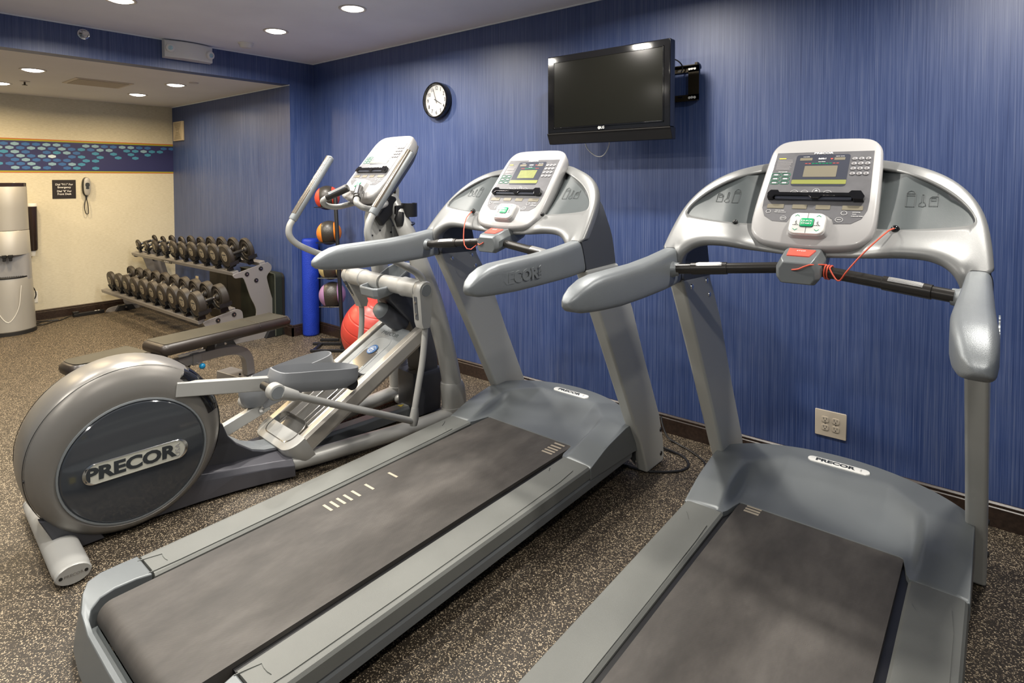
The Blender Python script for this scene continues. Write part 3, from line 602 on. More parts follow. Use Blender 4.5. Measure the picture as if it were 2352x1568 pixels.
    def surf(u, v):
        au = abs(u); dip = .030*math.exp(-((au/.09)**2)) 
        vb = -.018-dip-1.1*max(0, au-.18)
        t_ = max(0, min(1, (v+.36)/(vb+.36)))
        wi = .203+(wo(vb)-.203)*(t_**2.6*(1-t_)+t_**1.6*t_) if v < vb else wo(v)
        b_ = sstep(.286, .320, au)
        return wi*(1-b_)+wo(v)*b_-.010*max(0, (au-.30)/.14)**2
    us = [-.44+.88*k/96 for k in range(97)]; rows = []
    for u in us:
        au = abs(u); vs = -.362-.112*sstep(.262, .292, au); vb = .108-.16*(u/.44)**2-.02*(abs(u)/.44)**4
        row = [(u, vs, .155), (u, vs-.002, surf(u, vs)-.004)]
        for k in range(29): v = vs+(vb-vs)*k/28; row.append((u, v, surf(u, v)))
        row += [(u, vb+.006, surf(u, vb)-.012), (u, vb+.010, .05)]
        rows.append(row)
    mc = G().grid(rows).obj('motor_cover', M_SHROUD, t, sharp=45)
    for s_ in (-1, 1):
        poly = [(-.474, rw(-.474)-.030)]+[(v, surf(.44, v)+.0) for v in [-.474+.038*k for k in range(14)]]+[(.02, .11), (-.09, .13), (-.474, .14)]
        G().prism(poly, s_*.432, s_*.446).obj('side_panel', M_SHROUD, t, bevel=.003)
    bd = lambda k: [(x, y) for x, y in rr(-.112*k, .112*k, -.019*k, .019*k, .0185*k, 6)]
    wz = wo(-.0)+.0; Mb = frame((0.0, .012, surf(0, .012)+.001), (1, 0, 0), (0, 1, .10))
    bp = G().loft([[Mb @ Vector((x, y, z)) for x, y in bd(k)] for z, k in ((-.012, 1.03), (.0035, 1.0), (.0045, .96))]).obj('badge', M_WHITE, t, sharp=50)
    text('logo_letters', 'PRECOR', .028, M_INKD, bp, Mb @ Matrix.Translation((-.012, 0, .0048)), 1.35, .045, .0004)
    text('logo_letters', 'USA', .009, M_KEY, bp, Mb @ Matrix.Translation((.082, 0, .0048)) @ Matrix.Rotation(math.pi/2, 4, 'Z'), 1.2, .0, .0004)
    # uprights
    up = [(-.560, 1.080), (-.555, 1.06), (-.468, .90), (-.355, .69), (-.150, .30), (-.075, .17), (-.022, .035), (-.012, .004), (.155, .004), (.172, .03), (.160, .12), (.118, .26), (.040, .42), (-.05, .605), (-.165, .86), (-.245, .99), (-.285, 1.05), (-.295, 1.080)]
    for s_ in (-1, 1):
        uo = G().prism(up, s_*.418, s_*.478).obj('upright', M_UPR, t, bevel=.012, seg=3)
        for v, w_ in ((-.482, 1.045), (-.334, 1.049), (-.305, .989), (.125, .18), (.13, .055)):
            for face in (.4165, .4795):
                G().lathe([(.0001, .004), (.006, .004), (.010, .002), (.012, -.003)], (s_*face, v, w_), (s_*(1 if face > .45 else -1), 0, 0), 12).obj('bolt', M_CHROME if w_ > .5 else M_BLACK, uo)
    # arch dashboard ---------------------------------------------------
    pv = lambda w_: -.61+.9*(w_-1.2)
    cols = [[(0, 1.530), (0, 1.503), (0, 1.297), (0, 1.276), (0, 1.192)], [(.13, 1.524), (.125, 1.498), (.12, 1.298), (.12, 1.276), (.11, 1.200)], [(.20, 1.514), (.19, 1.492), (.18, 1.298), (.170, 1.276), (.16, 1.204)],
            [(.26, 1.500), (.253, 1.480), (.235, 1.301), (.218, 1.276), (.205, 1.209)], [(.33, 1.477), (.32, 1.453), (.30, 1.306), (.280, 1.276), (.25, 1.2145)], [(.39, 1.440), (.378, 1.416), (.36, 1.312), (.335, 1.2745), (.295, 1.215)],
            [(.432, 1.393), (.418, 1.379), (.405, 1.3185), (.372, 1.268), (.33, 1.2135)], [(.458, 1.343), (.4430, 1.341), (.4330, 1.3245), (.402, 1.256), (.365, 1.203)], [(.470, 1.290), (.456, 1.292), (.446, 1.284), (.424, 1.240), (.392, 1.182)],
            [(.477, 1.240), (.466, 1.238), (.455, 1.232), (.438, 1.215), (.408, 1.150)], [(.480, 1.203), (.470, 1.200), (.458, 1.19), (.443, 1.17), (.420, 1.078)]]
    def colpts(c, s_):
        O, I1, I2, Cc, Lw = c; r = []
        k = cols.index(c)/10
        def P3(p, dv=0, du=0, dw=0): return Vector((s_*(p[0]+du), pv(p[1])+dv, p[1]+dw))
        back = .115*(1-sstep(.15, .26, O[0]))
        r.append(P3(O, .075+back*.5, -.010, -.004)); r.append(P3(O, .030+back*.6, .008, .010)); r.append(P3(O, .004+back*.7, 0, 0)); r.append(P3(I1, back*.8))
        r.append(P3(I2, back)); r.append(P3(Cc, -.002+back*.9))
        mid = ((Cc[0]*.65+Lw[0]*.35), (Cc[1]*.65+Lw[1]*.35)); mid2 = ((Cc[0]*.25+Lw[0]*.75), (Cc[1]*.25+Lw[1]*.75))
        bulge = -.026*(1-k*.6); flat = max(0, k-.9)*10
        m1 = P3(mid, bulge+back*.75); m2 = P3(mid2, bulge*.8+.012+back*.5); l_ = P3(Lw, .035+back*.3)
        if k > .85:
            kk = (k-.85)/.15; vv = -.575-.03*kk
            m1.y = m1.y*(1-kk)+(-.60)*kk; m2.y = m2.y*(1-kk)+(-.585)*kk; l_.y = l_.y*(1-kk)+(-.560)*kk
        r += [m1, m2, l_]
        r.append(Vector((s_*(Lw[0]+.01), l_.y+.05, Lw[1]+.012)))
        return r
    allc = [colpts(c, -1) for c in cols[:0:-1]]+[colpts(c, 1) for c in cols]
    g = G(); K = len(allc[0]); g.v = [Vector(p) for c in allc for p in c]
    for i in range(len(allc)-1):
        a = min(i, len(allc)-2-i)        # column pair index from the outside
        for j in range(K):
            if j == K-1:
                continue
            if j == 3 and 3 <= a: continue     # pocket opening
            g.f.append([i*K+j, i*K+j+1, (i+1)*K+j+1, (i+1)*K+j]); g.m.append(0)
    arch = g.obj('arch_dashboard', M_SILVER, t, sub=2)
    arch.modifiers['sub'].levels = 2
    sol = arch.modifiers.new('thick', 'SOLIDIFY'); sol.thickness = .012; sol.offset = -1 if True else 1
    # recessed pockets
    for s_ in (-1, 1):
        g = G(); rows = []
        for c in cols[0:9]:
            O, I1, I2 = c[0], c[1], c[2]; a = (I1[0]*.4+O[0]*.6, I1[1]*.4+O[1]*.6); b_ = (I2[0], I2[1]-.012); n = 8
            rows.append([Vector((s_*(a[0]+(b_[0]-a[0])*q/n), pv(a[1]+(b_[1]-a[1])*q/n)+.012+.010*math.sin(math.pi*q/n)*(abs(I1[0]) < .40)+.105*(1-sstep(.15, .26, O[0])), a[1]+(b_[1]-a[1])*q/n)) for q in range(n+1)])
        pk = g.grid(rows).obj('storage_pocket', M_INSET, t, sharp=60)
        Mq = frame((s_*.297, pv(1.395)+.0195, 1.395), (1, 0, 0), (0, .67, .745))
        it = [[(-.036, -.032), (-.036, .022), (-.032, .030), (-.024, .034), (-.016, .030), (-.012, .022), (-.012, -.032), (-.036, -.032)], [(-.036, .014), (-.012, .014)], [(-.036, .022), (-.012, .022)],
              [(.006, .018), (.006, -.012), (-.001, -.020), (.0, -.029), (.010, -.031), (.018, -.026), (.016, -.016), (.011, -.012), (.011, .018), (.006, .018)],
              [(.026, -.028), (.026, .004), (.032, .010), (.046, .010), (.048, .004), (.048, -.028), (.026, -.028)], [(.030, .004), (.043, .004), (.043, -.006), (.030, -.006), (.030, .004)], [(.044, .010), (.045, .020), (.048, .020), (.048, .008)]]
        if s_ < 0: it = [[(-a, b) for a, b in q] for q in it]
        engraving(pk, Mq, it)
        # rear side shell of the arch
        sh = [(1.078, .476, -.556, -.298), (1.13, .478, -.575, -.312), (1.20, .478, -.596, -.330), (1.24, .474, -.570, -.342), (1.29, .467, -.524, -.360), (1.343, .454, -.476, -.372), (1.393, .428, -.430, -.385), (1.435, .388, -.392, -.375), (1.47, .335, -.36, -.35)]
        G().loft([[(s_*ou, vf, w_), (s_*(ou-.012), vb, w_-.002), (s_*(ou-.062), vb, w_-.010), (s_*(ou-.055), vf+.012, w_-.004)] for w_, ou, vf, vb in sh]).obj('side_shell', M_DARKSIDE, t, bevel=.008, sharp=40, seg=3)
        # handrail
        def ov(v, u0, u1, w0, w1, tilt=0):
            pts = []
            for k in range(28):
                a = 2*math.pi*k/28; cx, cz = (u0+u1)/2, (w0+w1)/2
                x = (u1-u0)/2*math.copysign(abs(math.cos(a))**.50, math.cos(a)); z = (w1-w0)/2*math.copysign(abs(math.sin(a))**.50, math.sin(a))
                pts.append((s_*(cx+x), v+tilt*z, cz+z))
            return pts
        secs = [ov(-.585, .420, .482, 1.070, 1.205, -.30), ov(-.66, .418, .484, 1.063, 1.196, -.25), ov(-.74, .416, .487, 1.059, 1.187, -.1), ov(-.88, .412, .491, 1.056, 1.176), ov(-1.02, .411, .496, 1.055, 1.172), ov(-1.12, .416, .500, 1.059, 1.168), ov(-1.17, .421, .500, 1.062, 1.160), ov(-1.215, .430, .498, 1.066, 1.143), ov(-1.243, .440, .494, 1.073, 1.124), ov(-1.258, .452, .487, 1.084, 1.110), ov(-1.263, .462, .478, 1.092, 1.102)]
        hr = G().loft(secs).obj('handrail', M_SHELL, t, sharp=70)
        G().loft([ov(-.5855, .4185, .4835, 1.0685, 1.2065, -.30), ov(-.5815, .4185, .4835, 1.0685, 1.2065, -.30)]).obj('seam_gap', M_BLACK, hr, sharp=70)
        if s_ > 0 or True:
            Mt = frame((s_*.4980, -1.035, 1.112), (0, s_, .012*s_), (0, -.012, 1)) 
            text('embossed_logo', 'PRECOR', .056, M_SHELL, hr, Mt @ Matrix.Translation((0, 0, 0)), 1.15, .04, .0016); text('embossed_logo', 'USA', .022, M_SHELL, hr, Mt @ Matrix.Translation((.133, .004, 0)) @ Matrix.Rotation(math.pi/2, 4, 'Z'), 1.2, 0., .0016)
        # grip sockets and heart-rate bar
        G().lathe([(.036, -.012), (.030, .006), (.024, .018), (.0235, .03), (.0001, .03)], (s_*.425, -.650, 1.132), (-s_, .15, .06), 18).obj('grip_socket', M_SHELL, t)
        A, B = Vector((s_*.402, -.654, 1.136)), Vector((s_*.045, -.600, 1.168))
        L_ = lambda q: A.lerp(B, q)
        gb = G().tube([A, B], .0185, seg=20).obj('grip_bar', M_BAR, t)
        G().tube([L_(.14), L_(.145), L_(.48), L_(.485)], [.0188, .0215, .0215, .0188], seg=20).obj('grip_sleeve', M_BAR, gb)
        d = (B-A).normalized(); nrm = Vector((0, -.55, .83)); nrm = (nrm-d*nrm.dot(d)).normalized(); bn = d.cross(nrm)
        g = G()
        for k in range(-3, 4):
            an = k*.13; q = nrm*math.cos(an)+bn*math.sin(an); e0, e1 = L_(.20+.006*abs(k)), L_(.44-.006*abs(k))
            g.tube([e0+q*.0212, e1+q*.0212], .0013, seg=6)
        an = [k*.10-.45 for k in range(10)]
        g.loft([[e+(nrm*math.cos(a)+bn*math.sin(a))*r_ for a in an for r_ in (.0219,)]+[e+(nrm*math.cos(a)+bn*math.sin(a))*.0210 for a in an[::-1]] for e in (L_(.20), L_(.44))])
        g.obj('heart_sensor', M_ALU, gb)
    # centre beam behind the console
    G().loft([[(u, v, w_) for u, w_ in rr(-.15, .15, 1.30, 1.49, .03, 4)] for v in (-.32, -.24)]).obj('console_mount', M_DARKSIDE, t, sharp=50)
    console(t, (0, -.294, 1.545), math.radians(50.5), None, lcd)
    # stop switch box
    out = [(-.052, 1.135), (.052, 1.135), (.066, 1.155), (.066, 1.190), (.050, 1.218), (-.050, 1.218), (-.066, 1.190), (-.066, 1.155)]
    sb = G().loft([[(x*k, v, (z-1.17)*k+1.17+dz) for x, z in out] for v, k, dz in ((-.667, .80, -.014), (-.650, .98, -.010), (-.590, 1.02, .008), (-.50, .92, .026), (-.44, .8, .040))]).obj('stop_switch', M_SHROUD, t, bevel=.004, sharp=30)
    Ms = frame((0, -.608, 1.2215), (1, 0, 0), (0, .93, .31))
    G().loft([[Ms @ Vector((x, y, z)) for x, y in ((-.036*k, -.030*k), (.030*k, -.030*k), (.040*k, .020*k), (-.040*k, .024*k))] for z, k in ((-.006, 1.06), (.0035, 1.0))]).obj('stop_button', M_RED, sb, bevel=.002)
    text('stop_print', 'STOP', .008, M_INK, sb, Ms @ Matrix.Translation((0, .004, .0042)), 1.4, .02, .0003)
    G().lathe([(.0001, 0), (.005, 0), (.006, .0015), (.0075, .0015), (.0075, -.002)], (-.012, -.6645, 1.172), (0, -1, 0), 12).obj('cord_hole', M_BLACK, sb)
    # red safety cord
    def wrap(c, ax, r_, turns, n=14, adv=.008):
        ax = ax.normalized(); a = Vector((0, 0, 1)); a = (a-ax*a.dot(ax)).normalized(); b_ = ax.cross(a)
        return [c+ax*(adv*k/n)+a*r_*math.cos(2*math.pi*k/n)+b_*r_*math.sin(2*math.pi*k/n) for k in range(int(turns*n)+1)]
    if cordside > 0:
        ax = Vector((.357, -.054, -.032)); c0 = Vector((.072, -.604, 1.166))
        pts = [Vector((-.012, -.668, 1.172)), Vector((.01, -.676, 1.177)), Vector((.04, -.672, 1.192))]+wrap(c0, ax, .022, 2.2)+[Vector((.105, -.632, 1.150)), Vector((.118, -.632, 1.147)), Vector((.135, -.655, 1.172)), Vector((.170, -.655, 1.222)), Vector((.203, -.622, 1.265)), Vector((.232, -.560, 1.300)), Vector((.243, -.520, 1.306))]
        ep = Vector((.245, -.510, 1.303))
    else:
        ax = Vector((-.357, -.054, -.032)); c0 = Vector((-.072, -.604, 1.166))
        pts = [Vector((-.012, -.668, 1.172)), Vector((-.035, -.672, 1.160)), Vector((-.06, -.655, 1.170))]+wrap(c0, ax, .022, 2.2)+[Vector((-.115, -.645, 1.130)), Vector((-.150, -.655, 1.150)), Vector((-.168, -.64, 1.22)), Vector((-.190, -.60, 1.275)), Vector((-.212, -.54, 1.300))]
        ep = Vector((-.218, -.525, 1.302))
    G().tube(pts, .0024, seg=8, n=2).obj('safety_cord', M_CORD, t)
    G().ball(ep, .013, 8).obj('cord_clip', M_BLACKG, t)
    G().ball(Vector((-ep.x, ep.y, ep.z)), .010, 8).obj('clip_hook', M_BLACK, t)
    return t
mk1 = [(-.184, v, .030, .0055) for v in (-1.379, -1.349, -1.319, -1.287, -1.249, -1.184, -1.062)]+[(.211, v, .029, .0055) for v in (-.483, -.461, -.438, -.413, -.384)]
mk2 = [(-.212, v, .027, .0055) for v in (-.366, -.386, -.404)]
treadmill((-1.79283, 2.66695, 0), -.01975, 'grey treadmill between the elliptical and the other treadmill, whole deck visible', mk1, M_LCDG, -1)
treadmill((-.4859, 2.66892, 0), -.00492, 'grey treadmill at the right edge of the picture, in front of the quad outlet', mk2, None, 1)
tag(G().tube([(-1.46, 3.10, .112), (-1.44, 3.08, .07), (-1.40, 3.06, .02), (-1.345, 3.05, .006), (-1.25, 3.01, .006), (-1.16, 2.95, .006), (-1.12, 2.90, .006), (-1.10, 2.84, .006)], .0055, n=5, seg=8).obj('power_cable', M_BLACK), 'long black power cord running along the baseboard behind the middle treadmill', 'cable')
tag(G().tube([(-1.50, 2.63, .008), (-1.36, 2.655, .006), (-1.28, 2.69, .006), (-1.20, 2.77, .006), (-1.19, 2.85, .006), (-1.25, 2.92, .006), (-1.33, 2.94, .008), (-1.40, 2.93, .02)], .0065, n=5, seg=8).obj('power_cable', M_BLACK), 'black power cord curling on the floor round the foot of the middle treadmill', 'cable')
# ------------------------------------------------------------------ elliptical cross trainer
t = root('elliptical_trainer', (-2.784, 2.427, 0), -.0666, 'grey elliptical cross trainer with big round rear housing, left of the treadmills', 'elliptical trainer')
hv, hw = -1.560, .352
def disc_ring(u, a, b, cv=hv, cw=hw, n=64): return [(u, cv+a*math.cos(2*math.pi*k/n), cw+b*math.sin(2*math.pi*k/n)) for k in range(n)]
prof = [(.146, .272, .250, .01, -.05), (.150, .282, .262, .009, -.044), (.148, .295, .278, .007, -.034), (.139, .322, .306, .003, -.02), (.122, .345, .330, 0, -.008), (.112, .350, .337, 0, -.004), (.1115, .347, .334, 0, -.004), (.108, .3505, .338, 0, -.003), (.085, .356, .345, 0, 0), (.045, .361, .351, 0, 0), (0, .362, .352, 0, 0)]
full = prof+[(-u, a, b, x, y) for u, a, b, x, y in prof[-2::-1]]
G().loft([disc_ring(u, a, b, hv+x, hw+y) for u, a, b, x, y in full]).obj('wheel_housing', M_EGREY, t, sharp=40)
for s_ in (-1, 1):
    r_ = [disc_ring(s_*u, a, b, -1.550, .302) for u, a, b in ((.140, .272, .252), (.152, .270, .250), (.153, .264, .244), (.147, .262, .242))]
    G().loft(r_).obj('disc_rim', M_SHELL, t, sharp=40)
    dc = G().loft([disc_ring(s_*u, a, b, -1.550, .302) for u, a, b in ((.140, .263, .243), (.149, .261, .241), (.154, .255, .235), (.160, .20, .185), (.163, .10, .09), (.164, .01, .01))]).obj('side_disc', M_EDISC, t, sharp=30)
    if s_ > 0:
        st = lambda k, d: [(s_*d, -1.550+y, .302+z) for y, z in rr(-.190*k, .190*k, -.042*k-.0, .042*k, .041*k, 8)]
        lg = G().loft([st(1.0, .158), st(1.0, .166), st(.94, .168), st(.93, .1655)]).obj('logo_frame', M_CHROME, dc, sharp=30)
        G().loft([st(.93, .160), st(.93, .1662)]).obj('logo_plate', M_PLATE, dc, sharp=30)
        text('logo_letters', 'PRECOR', .070, M_INKD, dc, frame((.1668, -1.572, .300), (0, 1, 0), (0, .0, 1)), 1.22, .045, .0006)
        text('logo_letters', 'USA', .026, M_KEY, dc, frame((.1668, -1.400, .300), (0, 0, 1), (0, -1, 0)), 1.2, 0., .0006)
    # dark slot the pedal arms run out of, and the seam of the crown cover
    rings = []
    for k in range(30):
        a = math.radians(50-3.4*k)
        rings.append([(s_*u, hv+(q+.0)*math.cos(a), hw+(q-.009)*math.sin(a)) for u, q in ((.050, .30), (.050, .3640), (.085, .3620), (.109, .3560), (.109, .30))])
    G().loft(rings).obj('arm_slot', M_BLACKG, t, sharp=60)
    rings = []
    for k in range(14):
        a = math.radians(54-3.2*k); tp = min(1, k/4.)
        rings.append([(s_*u, hv+q*math.cos(a), hw+(q-.012)*math.sin(a)) for u, q in ((.100, .30), (.110, .3545), (.1255, .3455), (.1445-.004*(1-tp), .3150+.018*(1-tp)), (.1475-.006*(1-tp), .300+.03*(1-tp)), (.130, .295))])
    G().loft(rings).obj('arm_slot', M_BLACKG, t, sharp=60)
    G().tube([(s_*.1125, hv-.004+.3500*math.cos(math.radians(a)), hw-.004+.3370*math.sin(math.radians(a))) for a in range(52, 320, 4)], .0012, seg=6).obj('crown_seam', M_BLACK, t)
    G().lathe([(.0001, .004), (.006, .003), (.006, 0)], (s_*.112, hv-.350, hw-.02), (0, -1, 0), 10).obj('crown_screw', M_BLACK, t)
# rear foot bar
def ell(u, k=1.): return [(u, -1.806+.058*k*math.cos(2*math.pi*q/20), .041+.037*k*math.sin(2*math.pi*q/20)) for q in range(20)]
fb = G().loft([ell(-.335, .93), ell(-.31), ell(.31), ell(.335, .93)]).obj('rear_foot_bar', M_EWHITE, t, sharp=50)
for s_ in (-1, 1):
    G().loft([ell(s_*.334, .95), ell(s_*.350, .97), ell(s_*.356, .90)]).obj('end_cap', M_EWHITE, fb, sharp=30)
    for d in (-.038, .038): G().lathe([(.0001, .002), (.006, .002), (.006, 0)], (s_*.355, -1.806+d, .041), (s_, 0, 0), 10).obj('cap_hole', M_BLACK, fb)
text('embossed_logo', 'PRECOR', .013, M_EGREY, fb, frame((.3562, -1.806, .041), (0, 1, 0), (0, 0, 1)), 1.2, .0, .0005)
# charcoal body between housing and ramp
body = [(-1.86, .16), (-1.815, .045), (-1.80, .022), (-.92, .022), (-.88, .03), (-.86, .085), (-.90, .112), (-.985, .125), (-1.045, .148), (-1.12, .206), (-1.160, .256), (-1.182, .318), (-1.23, .36), (-1.5, .36)]
G().prism(body, -.085, .085).obj('body_shroud', M_EBODY, t, bevel=.006)
G().loft([[(u, v, w_) for u in (-.07, .07)]+[(u, v, w_-.004) for u in (.07, -.07)] for v, w_ in ((-1.195, .33), (-1.160, .258), (-1.121, .209), (-1.045, .151), (-.985, .128), (-.90, .115))]).obj('body_cap_strip', M_SHELL, t)
for s_ in (-1, 1):
    S3 = [[(.05, .215), (.10, .16), (.108, .12), (.108, .012), (.03, .012)], [(.05, .17), (.115, .135), (.124, .105), (.124, .012), (.03, .012)], [(.045, .135), (.130, .112), (.145, .085), (.148, .012), (.03, .012)], [(.04, .12), (.160, .098), (.180, .075), (.186, .012), (.03, .012)], [(.03, .112), (.188, .090), (.212, .062), (.220, .012), (.03, .012)]]
    G().loft([[(s_*u, v, w_) for u, w_ in q] for v, q in zip((-1.50, -1.30, -1.15, -1.00, -.895), S3)]).obj('side_skirt', M_ESKIRT, t, bevel=.004, sharp=30)
    G().prism([(-1.87, .165), (-1.80, .008), (-1.66, .008), (-1.72, .12)], s_*.085, s_*.118).obj('rear_gusset', M_EBODY, t, bevel=.004)
    # base tube, boot, curved upright
    path = [(.140, -.93, .055), (.168, -.75, .050), (.205, -.50, .050), (.240, -.28, .050), (.262, -.10, .052), (.272, .02, .055), (.272, .12, .055)]
    bt = G().tube([(s_*a, b, c) for a, b, c in path], [.046, .048, .048, .048, .050, .052, .048], n=5, seg=18, ell=.85).obj('base_tube', M_EWHITE, t, sharp=60)
    def eb(w_, a, b, u=.268, v=.085): return [(s_*(u+a*math.cos(2*math.pi*k/20)), v+b*math.sin(2*math.pi*k/20), w_) for k in range(20)]
    G().loft([eb(.02, .060, .088), eb(.10, .062, .088), eb(.102, .058, .083), eb(.17, .062, .082, .267, .080), eb(.225, .064, .078, .266, .072), eb(.250, .058, .070, .265, .066), eb(.253, .050, .062, .265, .066)]).obj('upright_boot', M_EWHITE, t, sharp=40)
    G().lathe([(.0001, .003), (.006, .003), (.006, 0)], (s_*.205, .05, .19), (-s_, 0, 0), 10).obj('boot_screw', M_BLACK, t)
    up = [(.268, .075, .16), (.266, .064, .26), (.264, .035, .40), (.258, -.008, .57), (.243, -.065, .78), (.214, -.120, .96), (.168, -.165, 1.12), (.120, -.200, 1.25), (.06, -.225, 1.36), (0, -.235, 1.40)]
    G().tube([(s_*a, b, c) for a, b, c in up], [.058, .058, .057, .056, .055, .052, .050, .047, .043, .040], n=4, seg=20).obj('curved_upright', M_EWHITE, t, sharp=60)
    G().ball((s_*.205, .02, .035), .03, 8).obj('levelling_foot', M_EWHITE, t)
# central spine bar along the floor
G().loft([[(u, v, w_) for u, w_ in ((-.045, .015), (.045, .015), (.045, .066), (.034, .082), (-.034, .082), (-.045, .066))] for v in (-.90, -.075)]).obj('spine_bar', M_SHELL, t, bevel=.004)
G().prism([(-.02, -.125), (.018, -.125), (-.001, -.09)], .0824, .0832, 'z').obj('warning_triangle', M_INKY, t)
# charcoal power box and tower
G().loft([[(x, y, z) for x, y in rr(-.098*k, .098*k, -.075, .13+.01*k, .03, 4)] for z, k in ((.022, .92), (.06, .97), (.255, 1.04), (.278, 1.0), (.284, .95))]).obj('power_box', M_EBODY, t, sharp=40)
G().prism(rr(-.012, .012, -.045, .02, .004, 2), .283, .2855, 'z').obj('box_slot', M_BLACK, t)
tow = [(-.24, .79), (-.235, .755), (-.085, .60), (-.035, .48), (-.015, .36), (-.005, .27), (.125, .27), (.105, .45), (.065, .62), (.01, .80), (-.03, .86), (-.12, .86)]
G().prism(tow, -.075, .075).obj('tower_shroud', M_EBODY, t, bevel=.012, seg=3)
# accessory tray
tr = lambda k, d=0: [(-.065*k, -.350+d), (.065*k, -.350+d), (.092*k, -.335+d), (.108*k, -.26), (.100*k, -.12), (.06*k, -.075), (-.06*k, -.075), (-.100*k, -.12), (-.108*k, -.26), (-.092*k, -.335+d)]
zt = lambda v: .815+.62*(v+.345) if v > -.27 else .862-.62*(-.27-v)*.2-.03
zr_ = lambda v: .822+.45*(v+.345)
zr_ = lambda v: .840+.10*max(0, v+.345)+.50*max(0, v+.26)
zf = lambda v: min(zr_(v)-.012, .806+.10*(v+.345))
rings = [[(x, v, .766+.25*(v+.345)) for x, v in tr(.80, .03)], [(x, v, .789+.30*(v+.345)) for x, v in tr(.96, .008)], [(x, v, zr_(v)-.008) for x, v in tr(1.0)], [(x, v, zr_(v)) for x, v in tr(.97, .004)], [(x*.90, v*.90-.022, zr_(v*.9-.022)-.001) for x, v in tr(1.)], [(x*.86, v*.86-.03, zf(v*.86-.03)) for x, v in tr(1.)], [(x*.80, v*.80-.045, zf(v*.8-.045)-.004) for x, v in tr(1.)]]
G().loft(rings).obj('accessory_tray', M_SHELL, t, bevel=.003, sharp=35)
# incline bumper under the tray
a, b_ = Vector((0, -.262, .700)), Vector((0, -.10, .580)); d = (b_-a).normalized()
bp = G().tube([a+d*.02, a+d*.03, a+d*.13, b_], [.046, .052, .056, .058], seg=24).obj('bumper', M_EBODY, t, sharp=40)
G().tube([a-d*.022, a-d*.016, a+d*.012, a+d*.03], [.020, .036, .048, .049], seg=24).obj('bumper_cap', M_SHELL, bp, sharp=50)
# incline ramp
RM = frame((0, -.830, .182), (1, 0, 0), (0, .870, .494))
def R(g, nm, mat, **k): return g.xf(RM).obj(nm, mat, t, **k)
for s_ in (-1, 1):
    rl = G().loft([[(s_*u, s, n_) for u, n_ in ((.146, -.004), (.150, .002), (.190, .002), (.203, -.012), (.206, -.070), (.196, -.088), (.150, -.088), (.146, -.08))] for s in (-.012, .835)]); R(rl, 'ramp_rail', M_ERAIL, sharp=25, bevel=.002)
R(G().box(-.146, .146, 0, .80, -.08, -.055), 'ramp_floor', M_BLACK)
g = G().loft([[(u, s, n_) for u, n_ in ((-.138, -.052), (-.128, -.020), (-.110, -.016), (-.085, -.040), (-.045, -.040), (-.035, -.022), (.035, -.022), (.045, -.040), (.085, -.040), (.110, -.016), (.128, -.020), (.138, -.052))] for s in (.0, .47)]); R(g, 'polished_track', M_ETRACK, sharp=30, bevel=.003)
pl = rr(-.132, .132, .43, .80, .02, 4); g = G().loft([[(x, y, z) for x, y in pl] for z in (-.05, -.010)]); g2 = R(g, 'ramp_cover', M_SHELL, bevel=.004, sharp=30)
g = G().loft([[(x*k, (y-.56)*k+.56, z) for x, y in rr(-.075, .075, .40, .70, .055, 6)] for z, k in ((-.012, 1.06), (-.0085, 1.06), (-.0085, 1.0), (-.022, .93))]); g.xf(RM); g.obj('cover_recess', M_SHELL, g2, sharp=30)
g = G().loft([[(x, y, z) for x, y in rr(-.06, .06, .40, .60, .03, 5)] for z in (-.02, -.0065)]); g.xf(RM); g.obj('cover_tongue', M_ETRACK, g2, sharp=30, bevel=.003)
ms = RM @ Matrix.Translation((0, .595, -.0045))
g = G().lathe([(.0001, .0), (.036, .0), (.036, .0012), (.0001, .0014)], seg=28).xf(ms); stk = g.obj('round_sticker', M_STICK, g2)
q = G()
for r_, a0, a1 in ((.024, 20, 330), (.015, 60, 390), (.031, 200, 300)): q.tube([ms @ Vector((r_*math.cos(math.radians(a)), r_*.9*math.sin(math.radians(a)), .0018)) for a in range(a0, a1, 15)], .0013, seg=6)
q.obj('sticker_swirl', M_INK, stk); text('sticker_text', 'EFX', .012, M_INK, stk, ms @ Matrix.Translation((0, 0, .0018)), 1.1, .03, .0003)
text('embossed_logo', 'PRECOR', .036, M_INSET, g2, RM @ Matrix.Translation((0, .735, -.0095)), 1.2, .0, .0008)
def capring(s, k, n0, n1, hwid=.206, rad=.07):
    o = []
    return o
cp = []
for n_, ins in ((.004, .022), (.0, .006), (-.03, 0), (-.10, .0), (-.130, .012)):
    W2, s1, s0 = .207-ins, -.010, -.118+ins; rd = .085-ins
    o = [(W2, s1), (W2, s0+rd)]+[(W2-rd+rd*math.cos(math.radians(-10*k)), s0+rd+rd*math.sin(math.radians(-10*k))) for k in range(1, 9)]+[(W2-rd, s0)]
    o = o+[(-x, y) for x, y in o[::-1]]
    cp.append([(x, y, n_) for x, y in o])
R(G().loft(cp), 'ramp_end_cap', M_EWHITE, sharp=40)
g = G().loft([[(x*k, (y-.02)*k+.02, z) for x, y in rr(-.137, .137, -.078, .06, .05, 6)] for z, k in ((-.03, 1.02), (.0055, 1.02), (.0065, .98), (-.02, .92))]); R(g, 'track_tray', M_ETRACK, sharp=30)
